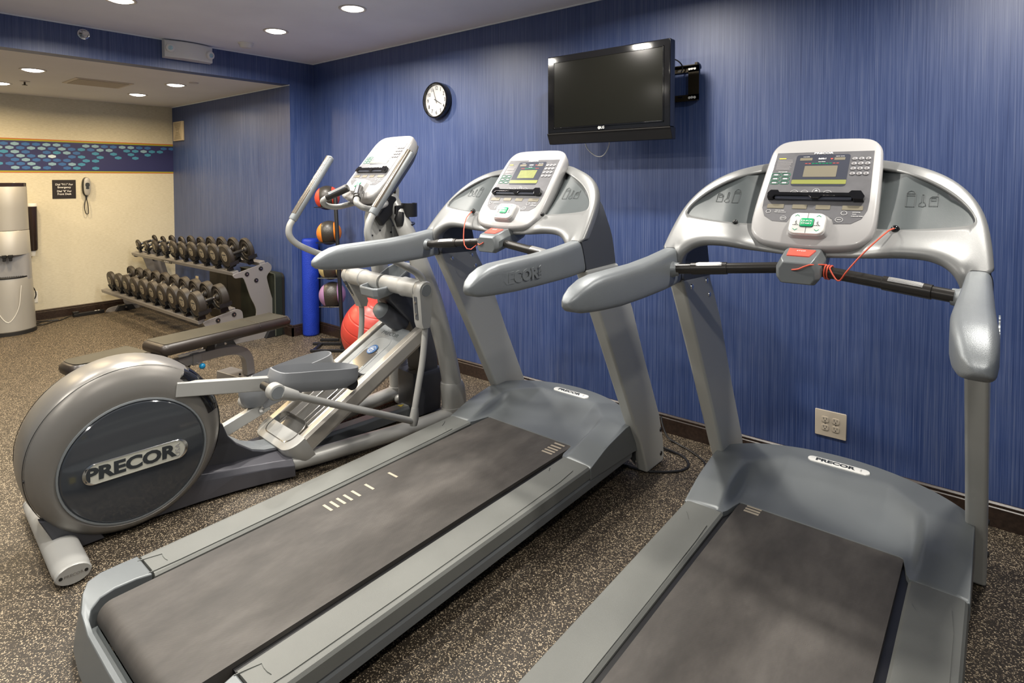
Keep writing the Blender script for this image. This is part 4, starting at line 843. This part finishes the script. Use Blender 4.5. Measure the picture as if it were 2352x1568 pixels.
# pedal arms, pedals, moving handlebars
def pedal(s_, uc, v0, v1, w0, w1, lab):
    L_ = math.hypot(v1-v0, w1-w0); PM = frame((uc, v0, w0), (1, 0, 0), (0, v1-v0, w1-w0))
    def ol(k, off=0):
        pts = [(-.055, .0), (-.078, .05), (-.082, .16), (-.080, .30), (-.062, .40), (-.02, L_), (.03, L_), (.066, .40), (.084, .30), (.085, .16), (.078, .05), (.055, .0)]
        return smoothpoly([(x*k, (y-.2)*k+.2) for x, y in pts], 3)
    zz = lambda y, a: a+.006*sstep(.0, .2, y)
    rings = [[(x, y, -.045) for x, y in ol(.80)], [(x, y, -.020) for x, y in ol(.98)], [(x, y, .010) for x, y in ol(1.02)], [(x, y, zz(y, .048)) for x, y in ol(.99)], [(x, y, zz(y, .050)) for x, y in ol(.955)], [(x, y, .0) for x, y in ol(.90)], [(x, y, -.004) for x, y in ol(.84)]]
    G().loft(rings).xf(PM).obj('foot_pedal', M_EPED, t, sharp=40)
pedal(1, .245, -1.015, -.585, .520, .440, 0); pedal(-1, -.215, -.90, -.46, .345, .395, 0)
def beam(nm, u0, P0, u1, P1, h, hwid, mat):
    d = Vector((u1-u0, P1[0]-P0[0], P1[1]-P0[1])); q = d.normalized(); up = Vector((0, -q.z, q.y)).normalized(); sd = q.cross(up)
    return G().loft([[Vector((u, p[0], p[1]))+sd*a+up*b for a, b in ((-hwid, -h), (hwid, -h), (hwid, h), (-hwid, h))] for u, p in ((u0, P0), (u1, P1))]).obj(nm, mat, t, bevel=.004)
beam('pedal_arm', .136, (-1.395, .553), .195, (-1.005, .496), .031, .020, M_EWHITE)
beam('pedal_arm', .200, (-1.01, .478), .225, (-.57, .405), .028, .030, M_EPED)
beam('pedal_arm', -.140, (-1.24, .150), -.165, (-.86, .262), .030, .020, M_EWHITE)
beam('pedal_arm', -.170, (-.90, .275), -.20, (-.46, .345), .030, .030, M_EPED)
G().tube([(.16, -.60, .40), (.26, -.60, .40)], .030, seg=16).obj('ramp_wheel', M_BLACK, t)
G().tube([(-.14, -.50, .345), (-.24, -.50, .345)], .030, seg=16).obj('ramp_wheel', M_BLACK, t)
G().lathe([(.0001, .012), (.014, .010), (.015, 0)], (-.145, -.905, .250), (1, 0, 0), 14).obj('arm_bolt', M_CHROME, t)
G().loft([[(-.165+.055*k*math.cos(a), -.925+.085*k*math.sin(a), z) for a in [2*math.pi*q/20 for q in range(20)]] for z, k in ((.27, .55), (.30, .85), (.345, 1.0), (.37, 1.0))]).obj('pedal_cradle', M_EPED, t, sharp=50)
for s_ in (-1, 1):
    if s_ > 0:
        ball_, rod_end = Vector((.370, -1.060, .512)), Vector((.372, -.315, .155))
        low = [(.372, -.300, .125), (.372, -.288, .22), (.372, -.262, .34), (.371, -.235, .46), (.370, -.218, .58), (.370, -.212, .66)]
        hi = [(.37, -.215, .88), (.37, -.245, .935), (.37, -.33, .99), (.37, -.45, 1.055), (.37, -.54, 1.115), (.37, -.572, 1.175), (.37, -.568, 1.235), (.37, -.538, 1.295)]
        gr = [(.37, -.545, 1.285), (.37, -.30, 1.612)]; sock = (-.228, .66)
    else:
        ball_, rod_end = Vector((-.350, -.900, .240)), Vector((-.372, -.225, .150))
        low = [(-.372, -.215, .125), (-.372, -.200, .22), (-.372, -.175, .34), (-.371, -.153, .46), (-.370, -.145, .58), (-.370, -.148, .66)]
        hi = [(-.37, -.215, .88), (-.37, -.26, .925), (-.37, -.36, .98), (-.37, -.48, 1.030), (-.37, -.575, 1.080), (-.37, -.622, 1.130), (-.37, -.625, 1.185), (-.37, -.598, 1.235)]
        gr = [(-.37, -.605, 1.225), (-.37, -.352, 1.60)]; sock = (-.15, .66)
    arm = G().tube(low, .0165, n=4, seg=14, ell=1.15).obj('swing_arm', M_EWHITE, t, sharp=60)
    G().tube([low[0], Vector(low[0])*.6+Vector(low[1])*.4, low[1]], [.020, .026, .019], seg=14).obj('arm_knuckle', M_EWHITE, arm, sharp=60)
    G().tube([ball_+(rod_end-ball_)*.03, ball_+(rod_end-ball_)*.13, ball_+(rod_end-ball_)*.14, rod_end], [.032, .024, .0175, .0175], seg=14).obj('connecting_rod', M_EWHITE, arm, sharp=60)
    G().tube([ball_-Vector((s_*.03, 0, 0)), ball_+Vector((s_*.022, 0, 0))], [.038, .038], seg=24).obj('rod_joint', M_EWHITE, arm, bevel=.008)
    G().tube([ball_+Vector((s_*.015, 0, 0)), ball_+Vector((s_*.0245, 0, 0))], [.029, .028], seg=24).obj('joint_cap', M_SHELL, arm)
    G().tube([ball_-Vector((s_*.12, 0, 0)), ball_-Vector((s_*.025, 0, 0))], [.020, .024], seg=14).obj('joint_axle', M_BLACK, arm)
    # pivot and socket
    pv_ = Vector((0, -.228, .854))
    G().tube([(s_*.012, -.228, .854), (s_*.20, -.228, .854), (s_*.205, -.228, .854), (s_*.215, -.228, .854), (s_*.345, -.228, .854)], [.046, .050, .056, .054, .052], seg=28).obj('pivot_shaft', M_EWHITE, t, sharp=40)
    n = 20; rings = []
    for du, k in ((.335, .93), (.342, 1.0), (.392, 1.0), (.402, .9)):
        top_ = [(s_*du, -.228+.050*k*math.cos(math.radians(a)), .856+.050*k*math.sin(math.radians(a))) for a in range(-15, 196, 15)]
        bot = [(s_*du, sock[0]-.034*k-.0, sock[1]+.02), (s_*du, sock[0]-.022*k, sock[1]-.012*k), (s_*du, sock[0]+.022*k, sock[1]-.014*k), (s_*du, sock[0]+.034*k, sock[1]+.02)]
        rings.append(top_+bot)
    so = G().loft(rings).obj('arm_socket', M_EWHITE, t, sharp=40)
    G().tube([(s_*.400, -.228, .856), (s_*.4045, -.228, .856)], [.033, .032], seg=24).obj('pivot_cap', M_SHELL, so)
    dv = sock[0]+.228
    ys, yb = -.228-.047, sock[0]-.036
    G().loft([[(s_*u, y-.003, z) for u in (.352, .378)]+[(s_*u, y+.012, z) for u in (.378, .352)] for y, z in ((ys, .825), (yb, sock[1]+.035))]).obj('socket_slot', M_DARKSIDE, so, bevel=.003)
    for q in (.25, .75): G().lathe([(.0001, .004), (.006, .003), (.006, 0)], (s_*.365, ys+(yb-ys)*q-.003, .825+(sock[1]+.035-.825)*q), (0, -1, 0), 10).obj('socket_screw', M_CHROME, so)
    G().tube(hi, .0185, n=5, seg=16).obj('handlebar', M_EWHITE, t, sharp=60)
    A, B = Vector(gr[0]), Vector(gr[1]); dd = B-A
    gp = G().tube([A, A+dd*.02, A+dd*.97, A+dd*.995, A+dd*1.01], [.0215, .0245, .0250, .020, .008], seg=20).obj('grip', M_SHELL, t, sharp=50)
    dn = dd.normalized(); bk = Vector((0, -dn.z, dn.y))
    G().tube([A+dd*.08+bk*.0055, A+dd*.985+bk*.0055], [.0222, .0222], seg=20).obj('heart_sensor', M_TAUPE, gp)
# fixed handlebar
pts = [(.05, -.25, 1.335), (.152, -.32, 1.322), (.180, -.42, 1.302), (.192, -.485, 1.312), (.178, -.515, 1.338), (.150, -.497, 1.362)]
for s_ in (-1, 1):
    P_ = [(s_*a, b, c) for a, b, c in pts]
    G().tube(P_, .0165, n=6, seg=16).obj('fixed_handlebar', M_EWHITE, t, sharp=60)
    A, B = Vector(P_[-1]), Vector((s_*.058, -.422, 1.415)); dd = B-A
    gp = G().tube([A+dd*-.08, A+dd*-.06, A+dd*.98, B], [.0175, .0215, .0215, .019], seg=20).obj('contact_grip', M_BAR, t, sharp=50)
    G().tube([A+dd*.12+Vector((0, -.004, .006)), A+dd*.95+Vector((0, -.004, .006))], [.019, .019], seg=16).obj('heart_sensor', M_CHROME, gp)
G().tube([(-.06, -.255, 1.335), (.06, -.255, 1.335)], .018, seg=14).obj('handlebar_bridge', M_EWHITE, t)
# neck, bracket plates, holders
nk = [(-.345, 1.10), (-.345, 1.25), (-.325, 1.33), (-.28, 1.42), (-.22, 1.50), (-.17, 1.50), (-.15, 1.40), (-.155, 1.28), (-.17, 1.10)]
nko = G().prism(nk, -.022, .060).obj('console_neck', M_EWHITE, t, bevel=.010, seg=3)
G().prism([(-.375, 1.245), (-.378, 1.10), (-.19, 1.10), (-.205, 1.20), (-.26, 1.27), (-.34, 1.28)], .060, .072).obj('bracket_plate', M_EWHITE, nko, bevel=.004)
for v, w_ in ((-.355, 1.22), (-.352, 1.145), (-.30, 1.17), (-.225, 1.155)):
    G().lathe([(.0001, .003), (.005, .003), (.006, 0)], (.0725, v, w_), (1, 0, 0), 10).obj('plate_screw', M_BLACK, nko)
G().prism([(-.232, 1.19), (-.225, 1.09), (-.07, 1.09), (-.075, 1.155), (-.12, 1.225)], .088, .100).obj('side_plate', M_SILVER, t, bevel=.004)
G().box(-.10, .10, -.30, -.20, 1.375, 1.425).obj('console_yoke', M_BRONZE, t, bevel=.012)
bh = G().prism([(-.268, 1.372), (-.222, 1.362), (-.20, 1.297), (-.255, 1.252), (-.314, 1.195), (-.357, 1.256)], .085, .125).obj('bottle_holder_bracket', M_BLACK, t, bevel=.010)
G().prism([(-.245, 1.262), (-.24, 1.312), (-.10, 1.318), (-.095, 1.300), (-.17, 1.285), (-.19, 1.25)], .118, .150).obj('holder_arm', M_BLACK, bh, bevel=.006)
cr = G(); th = [math.radians(a) for a in range(-120, 121, 15)]
cr.loft([[(.150+.046*math.cos(a)*q, -.150+.046*math.sin(a)*q, z) for a in th for q in (1,)]+[(.150+.040*math.cos(a)*q, -.150+.040*math.sin(a)*q, z) for a in th[::-1] for q in (1,)] for z in (1.245, 1.325)])
cr.obj('holder_cradle', M_BLACK, bh, bevel=.002, sharp=40)
G().tube([(.150, -.215, 1.275), (.152, -.222, 1.235), (.155, -.215, 1.195)], [.022, .030, .024], seg=14).obj('clamp', M_BLACK, bh)
G().lathe([(.0001, 0), (.028, 0), (.033, .005), (.031, .010), (.010, .008), (.0001, .008)], (.16, -.155, 1.198), (.1, -.2, 1), 20).obj('clamp_knob', M_BLACKG, bh)
console(t, (0, -.149, 1.661), math.radians(50), None, None)
# ------------------------------------------------------------------ dumbbell rack
t = root('dumbbell_rack', (-6.41, 2.5, 0), 0, 'silver two-tier dumbbell rack along the blue side wall', 'dumbbell rack')
hi = smoothpoly([(-.045, .622), (-.05, .60), (-.03, .585), (.01, .585), (.045, .565), (.10, .40), (.145, .30), (.150, .22), (.10, .10), (-.08, .07), (-.28, .052), (-.33, .02), (-.30, .0), (.0, .0), (.40, .0), (.42, .03), (.33, .28), (.265, .52), (.265, .58), (.30, .62), (.305, .66), (.28, .69), (.25, .695), (.08, .655)], 3)
lo = smoothpoly([(-.31, .255), (-.315, .225), (-.29, .205), (-.20, .205), (-.17, .18), (-.155, .07), (-.02, .06), (.02, .20), (.02, .26), (.01, .29), (-.02, .31), (-.06, .31), (-.18, .285)], 3)
for nm, X_ in (('right', 1.18), ('left', -1.19)):
    sk = -.02 if nm == 'left' else 0
    pl = G().prism([(y+sk, z) for y, z in hi], X_-.006, X_+.006).obj('end_plate', M_RACK, t, bevel=.003)
    G().prism([(y+sk+.0, z) for y, z in lo], X_+.010, X_+.022).obj('lower_end_plate', M_RACK, t, bevel=.003)
    for y, z in ((.07, .612), (.20, .648), (.155, .545), (-.20, .245), (-.06, .272)):
        G().lathe([(.0001, .012), (.008, .012), (.009, .006), (.019, .006), (.020, 0)], (X_+(.006 if y > 0 else .022), y+sk, z), (1, 0, 0), 14).obj('bolt', M_BLACK, pl)
        G().lathe([(.0001, .014), (.007, .013), (.007, .010)], (X_+(.006 if y > 0 else .022), y+sk, z), (1, 0, 0), 12).obj('bolt_head', M_CHROME, pl)
    for y0 in (-.25, .22):
        ft = G().prism([(y0+sk, .0), (y0+.20+sk, .0), (y0+.165+sk, .062), (y0+.035+sk, .062)], X_-.045, X_+.045).obj('foot_block', M_BLACK, t, bevel=.004)
        G().lathe([(.0001, .006), (.010, .005), (.011, 0)], (X_+.0455, y0+.10+sk, .035), (1, 0, 0), 12).obj('foot_bolt', M_CHROME, ft)
def shelf(nm, yf, zf, yb, zb):
    d = Vector((0, yb-yf, zb-zf)).normalized(); n = Vector((0, -d.z, d.y)); L_ = math.hypot(yb-yf, zb-zf)
    g = G()
    for a, b_ in ((0, .055), (L_-.055, L_)):
        pts = [(a, 0), (b_, 0), (b_, -.032), (a, -.032)]
        g.loft([[Vector((x, yf+(0 if x > 0 else -.04), zf))+d*p+n*q for p, q in pts] for x in (-1.185, 1.175)])
    g.obj(nm, M_RACK, t, bevel=.002)
    return d, n, Vector((0, yf, zf)), L_
up = shelf('upper_shelf', -.055, .640, .245, .715); lw = shelf('lower_shelf', -.355, .262, -.035, .325)
G().box(-.30, -.05, -.0985, -.093, .612, .634).obj('maker_plate', M_BLACK, t)
text('maker_text', 'ATLANTIS', .020, M_KEY, t, frame((-.175, -.0990, .623), (1, 0, 0), (0, 0, 1)), 1.3, .03, .0004)
# dumbbell saddles: cups that carry each pair of heads
def place(tier, i, x, r, th, ln, lab, grp):
    d, n, o, L_ = tier
    base = Vector((t.location.x+x, t.location.y, 0))+o+d*(L_/2-.01)+n*(r+.012)
    sk = -.04*(1-(i/9.))
    base.y += sk
    return base, d, n
def dumbbell(base, d, n, r, th, ln, label, group):
    M_ = frame(base, (1, 0, 0), d)          # local y along the handle, z = shelf normal
    ro = root('dumbbell', base, 0, label, 'dumbbell', group)
    ro.matrix_world = M_
    h = ln/2
    for s_ in (-1, 1):
        hd = G().lathe([(.0001, .0), (r*.45, .0), (r*.50, .003), (r*.90, .003), (r, .012), (r, th-.008), (r*.93, th), (r*.86, th), (r*.84, th-.006), (r*.66, th-.006), (r*.64, th-.002), (r*.5, th-.002), (r*.46, th-.008), (r*.3, th-.008), (r*.26, th+.012), (.016, th+.020), (.0001, th+.020)], (0, s_*h, 0), (0, -s_, 0), 32).obj('head', M_DUMB, ro, sharp=35)
        lb = G().lathe([(.0001, .0015), (r*.44, .0010), (r*.44, -.002)], (0, s_*h, 0), (0, s_, 0), 24).obj('label_disc', M_DLAB, hd)
    lo_ = -h-.0012
    G().lathe([(.022, 0), (.022, .004), (.0145, .010), (.0145, .02)], (0, -h+th+.012, 0), (0, 1, 0), 16).obj('collar', M_CHROME, ro)
    G().lathe([(.022, 0), (.022, .004), (.0145, .010), (.0145, .02)], (0, h-th-.012, 0), (0, -1, 0), 16).obj('collar', M_CHROME, ro)
    G().tube([(0, -h+th, 0), (0, -h+th+.03, 0), (0, 0, 0), (0, h-th-.03, 0), (0, h-th, 0)], [.013, .0135, .016, .0135, .013], seg=14).obj('handle', M_BAR, ro)
    return ro, M_
def labels(ro, r, h, num):
    for c in ro.children:
        if c.name.startswith('head'):
            for lb in c.children:
                pass
ORD = ['leftmost and smallest', 'second from the left', 'third from the left', 'fourth from the left', 'fifth from the left', 'sixth from the left', 'seventh from the left', 'third from the right', 'second from the right', 'rightmost and largest']
xu = [-7.441, -7.204, -6.955, -6.710, -6.475, -6.250, -6.025, -5.790, -5.558, -5.325]; ru = [.055, .055, .070, .070, .083, .083, .093, .099, .103, .107]
xl_ = [-7.364, -7.124, -6.890, -6.660, -6.425, -6.190, -5.960, -5.727, -5.495, -5.258]; rl_ = [.093, .095, .099, .101, .103, .104, .105, .107, .108, .109]
def saddle(M_, r, h, th):
    for s_ in (-1, 1):
        a = [math.radians(x) for x in range(215, 326, 10)]
        g = G().loft([[(q*math.cos(k), y, q*math.sin(k)) for k in a for q in (r+.002,)]+[(q*math.cos(k), y, q*math.sin(k)) for k in a[::-1] for q in (r+.008,)] for y in (s_*(h-th-.012), s_*(h+.004))])
        g.box(-.02, .02, min(s_*(h-th), s_*h), max(s_*(h-th), s_*h), -r-.040, -r-.004)
        g.box(r*.82, r*.82+.006, min(s_*(h-th-.03), s_*(h+.01)), max(s_*(h-th-.03), s_*(h+.01)), -r*.75, -r*.45)
        g.xf(t.matrix_world.inverted() @ M_).obj('dumbbell_saddle', M_BLACK, t, sharp=40)
bpy.context.view_layer.update()
for i in range(10):
    for tier, xs, rs, nm, grp in ((up, xu, ru, 'upper', 'dumbbells on the upper tier of the rack'), (lw, xl_, rl_, 'lower', 'dumbbells on the lower tier of the rack')):
        r = rs[i]; ln = .200+.035*i/9 if nm == 'upper' else .245+.022*i/9; th = .024+.36*(r-.055) if nm == 'upper' else .044+.024*i/9
        d, n = tier[0], tier[1]; gap = .045-.30*(r-.055) if nm == 'upper' else .030
        base = Vector((xs[i], 2.418 if nm == 'upper' else 2.120, (.640 if nm == 'upper' else .262)+gap+r))+d*(ln/2)
        ro, M_ = dumbbell(base, d, n, r, th, ln, 'round black rubber dumbbell, %s on the %s tier of the rack' % (ORD[i] if nm == 'upper' or i not in (0, 9) else ('leftmost' if i == 0 else 'rightmost and thickest'), nm), grp)
        hd = [c for c in ro.children if c.name.startswith('head')][0]
        G().box(-r*.30, r*.30, -ln/2-.0022, -ln/2-.0010, r*.10, r*.19).obj('label_mark', M_INKD, hd)
        q = G(); q.tube([(r*.19*math.cos(a), -ln/2-.002, -r*.14+r*.15*math.sin(a)) for a in [k*math.pi/8 for k in range(17)]], .0010, seg=5); q.obj('label_ring', M_INKD, hd)
        saddle(M_, r, ln/2, th)
# ------------------------------------------------------------------ folded mats behind the rack
o = root('exercise_mat', (-5.475, 2.835, 0), math.radians(4), 'dark green folded exercise mat with rounded corner leaning on the wall behind the rack', 'exercise mat')
def matp(x0, x1, z1, r): return [(x0, .0), (x1, .0)]+[(x1-r+r*math.sin(math.radians(90-15*k)), z1-r+r*math.cos(math.radians(90-15*k))) for k in range(7)]+[(x0+.01, z1+.01)]
G().prism(matp(-.30, .30, .595, .05), -.045, .03, 'y').obj('mat_body', M_MAT, o, bevel=.008)
G().prism(matp(-.29, .29, .585, .05), .031, .060, 'y').obj('folded_layer', M_MATB, o, bevel=.006)
G().tube([(-.29, -.047, .60), (.24, -.047, .592), (.285, -.047, .575), (.300, -.047, .54), (.300, -.047, .01)], .006, n=3, seg=6).obj('edge_piping', M_MATE, o)
o = root('exercise_mat', (-6.20, 2.855, 0), 0, 'brownish black folded exercise mat behind the middle of the dumbbell rack', 'exercise mat')
for k, y in enumerate((-.04, -.002)): G().prism(rr(-.36, .36, .0, .50, .02, 3), y, y+.036, 'y').obj('folded_layer', M_MATB, o, bevel=.006)
G().box(.05, .058, -.042, -.039, .01, .49).obj('seam', M_BLACK, o)
# ------------------------------------------------------------------ weight bench
t = root('weight_bench', (-3.985, 1.30, 0), math.radians(7.5), 'adjustable weight bench with brown-black vinyl pads in front of the dumbbell rack', 'weight bench')
def pad(nm, poly, z0, z1, r=.028, tilt=0., y0=0):
    cx = sum(p[0] for p in poly)/len(poly); cy = sum(p[1] for p in poly)/len(poly)
    def ring(k, z): return [((x-cx)*(1-k/.13)+cx if False else x-math.copysign(min(abs(x-cx), k), x-cx), y-math.copysign(min(abs(y-cy), k), y-cy), z+(y-y0)*tilt) for x, y in poly]
    return G().loft([ring(.018, z0), ring(.004, z0+.012), ring(0, z0+.03), ring(.002, z1-.022), ring(.010, z1-.006), ring(.026, z1)]).obj(nm, M_BENCHV, t, sharp=50)
bk = rr(-.135, .135, .060, .985, .035, 5)
bo = pad('back_pad', bk, .392, .462)
G().loft([[(x, y, z) for x, y in rr(-.112, .112, .085, .962, .02, 4)] for z in (.455, .4635)]).obj('pad_top', M_BENCHT, bo, sharp=30)
for yy in (.72, .955): G().tube([(-.134, yy, .41), (-.136, yy, .44), (-.112, yy+.002, .4640), (.112, yy+.002, .4640), (.136, yy, .44), (.134, yy, .41)], .0013, seg=6).obj('stitched_seam', M_BENCHV, bo)
st = smoothpoly([(-.13, .005), (-.14, -.05), (-.105, -.33), (-.085, -.385), (-.04, -.40), (.04, -.40), (.085, -.385), (.105, -.33), (.14, -.05), (.13, .005)], 3)
so = pad('seat_pad', st, .375, .445, tilt=-.03)
G().loft([[((x)*.84, (y+.2)*.88-.2, z-.03*((y+.2)*.88-.2)) for x, y in st] for z in (.440, .4475)]).obj('pad_top', M_BENCHT, so, sharp=30)
bm_ = [(0, -.30, .02), (0, -.28, .16), (0, -.20, .255), (0, .0, .285), (0, .30, .30), (0, .52, .30), (0, .64, .275), (0, .70, .21), (0, .715, .09)]
def rect(pts, hx, hz):
    pts, rs = spline([Vector(p) for p in pts], [1]*len(pts), 4); rings = []
    for i, p in enumerate(pts):
        d = (pts[min(i+1, len(pts)-1)]-pts[max(i-1, 0)]).normalized(); n = Vector((0, -d.z, d.y))
        rings.append([p+Vector((hx, 0, 0))+n*hz, p-Vector((hx, 0, 0))+n*hz, p-Vector((hx, 0, 0))-n*hz, p+Vector((hx, 0, 0))-n*hz])
    return G().loft(rings)
rect(bm_, .030, .030).obj('main_beam', M_BENCHF, t, sharp=40, bevel=.004)
G().box(-.30, .30, .655, .775, .012, .075).obj('rear_crossbar', M_BENCHF, t, bevel=.005)
G().box(-.24, .24, -.34, -.26, .012, .06).obj('front_crossbar', M_BENCHF, t, bevel=.005)
mp_ = G().box(-.055, .055, .665, .765, .075, .083).obj('mounting_plate', M_BENCHF, t, bevel=.002)
for x in (-.045, .045):
    for y in (.675, .755): G().lathe([(.0001, .012), (.007, .012), (.008, 0)], (x, y, .083), (0, 0, 1), 10).obj('bolt', M_BLACK, mp_)
for x in (-.29, .29): G().box(x-.014, x+.014, .66, .77, 0, .014).obj('foot_cap', M_BLACK, t)
for x in (-.22, .22): G().box(x-.014, x+.014, -.33, -.27, 0, .014).obj('foot_cap', M_BLACK, t)
G().box(-.024, .024, .40, .455, .30, .395).obj('support_post', M_BLACK, t, bevel=.003)
G().box(-.040, .040, .05, .14, .31, .392).obj('hinge_block', M_BLACK, t, bevel=.005)
G().tube([(-.055, .075, .345), (.055, .075, .345)], .018, seg=16).obj('hinge_tube', M_CHROME, t)
G().box(-.012, .012, .22, .42, .325, .345).obj('adjuster_bar', M_CHROME, t)
G().box(-.036, .036, .30, .36, .262, .335).obj('slide_collar', M_BENCHF, t, bevel=.005)
kn = G().tube([(.030, .33, .275), (.075, .33, .265)], .008, seg=10).obj('pin', M_CHROME, t)
G().ball((.085, .33, .262), .019, 10).obj('pull_knob', M_BLUE, kn)
G().prism([(.20, .265), (.30, .265), (.25, .20), (.17, .13), (.13, .14)], -.008, .008).obj('brace_plate', M_BLACK, t)
# ------------------------------------------------------------------ foam roller
tag(G().loft([[(r*math.cos(2*math.pi*k/36), r*math.sin(2*math.pi*k/36), z) for k in range(36)] for r, z in ((.062, 0), (.072, .006), (.075, .02), (.075, .885), (.070, .905), (.060, .910))]).obj('foam_roller', M_FOAM, sharp=70), 'tall blue textured foam roller standing on end in the corner', 'foam roller').location = (-4.985, 3.060, 0)
# ------------------------------------------------------------------ medicine ball tree
A_ = math.radians(39.5)
t = root('medicine_ball_stand', (-4.275, 2.925, 0), A_, 'black upright medicine ball stand in front of the blue wall', 'ball stand')
pole = lambda z: Vector((-.055*(z/1.38), 0, z))
G().tube([pole(0), pole(1.365), pole(1.38)+Vector((0, 0, 0)), ], [.017, .017, .012], seg=14).obj('pole', M_BLACK, t)
G().box(-.02, .02, -.02, .02, 0, .05).obj('pole_foot', M_BLACK, t)
for y, x0, x1 in ((-.015, -.275, .03), (.20, -.325, -.02), (.325, -.30, -.13)): G().box(x0, x1, y-.012, y+.012, .003, .024).obj('base_rail', M_BLACK, t, bevel=.002)
G().box(-.265, -.238, -.02, .215, .003, .020).obj('base_crossbar', M_BLACK, t, bevel=.002); G().box(-.015, .015, -.01, .21, .003, .020).obj('base_crossbar', M_BLACK, t, bevel=.002)
tiers = [(1.225, M_REDP, 'red'), (.925, M_ORANGE, 'orange'), (.625, M_TEALP, 'yellow'), (.380, M_PURP, 'purple')]
cen = []
for z, m, c in tiers:
    p = pole(z)
    G().box(p.x-.185, p.x, -.004, .0, z, z+.007).obj('shelf_bar', M_CHROME if c in ('purple', 'yellow') else M_BLACK, t)
    ringp = [Vector((p.x-.095+.074*math.cos(a), .075+.074*math.sin(a), z+.003)) for a in [2*math.pi*k/24 for k in range(25)]]
    G().tube(ringp, .006, seg=6).obj('ball_ring', M_BLACK, t)
    cen.append(Vector((p.x-.095, .075, z+.003)))
bpy.context.view_layer.update()
for (z, m, c), ce in zip(tiers, cen):
    r = .104 if c != 'purple' else .112
    wpos = t.matrix_world @ Vector((ce.x, ce.y, z+math.sqrt(r*r-.074**2)+.009))
    o = root('medicine_ball', wpos, A_, {'red': 'red and black medicine ball on the top tier of the black stand', 'orange': 'orange and black medicine ball on the second tier of the stand', 'yellow': 'dark medicine ball mostly hidden behind the treadmill handrail, third tier', 'purple': 'purple and black medicine ball on the lowest tier of the stand'}[c], 'medicine ball', 'medicine balls on the stand')
    def cap(a0, a1, rad):
        return [(max(1e-4, rad*math.sin(math.radians(a))), -rad*math.cos(math.radians(a))) for a in [a0+(a1-a0)*k/12 for k in range(13)]]
    G().lathe(cap(0, 180, r*.985), (0, 0, 0), (0, 0, 1), 32).obj('core', M_MBLK, o)
    for a0, a1, mm_, nm in ((0, 61, m, 'side_panel'), (63, 117, M_MBLK, 'centre_band'), (119, 180, m, 'side_panel')):
        pr = cap(a0, a1, r); pr = ([(max(1e-4, pr[0][0]*.93), pr[0][1]*.98)] if a0 else [])+pr+([(max(1e-4, pr[-1][0]*.93), pr[-1][1]*.98)] if a1 < 180 else [])
        G().lathe(pr, (0, 0, 0), (1, .15, .1), 32).obj(nm, mm_, o, sharp=60)
# ------------------------------------------------------------------ stability ball
g = G(); r = .268; pr = []
for k in range(241):
    a = math.pi*k/240; q = r-(.0028*max(0, math.cos(20*a))**24 if .25 < a < math.pi-.25 else 0); pr.append((max(1e-4, q*math.sin(a)), -q*math.cos(a)))
g.lathe(pr, (0, 0, 0), (.35, -.15, .92), 56)
tag(g.obj('stability_ball', M_REDBALL, sharp=70), 'large red stability ball behind the elliptical against the blue wall', 'exercise ball').location = (-3.775, 2.885, .270)
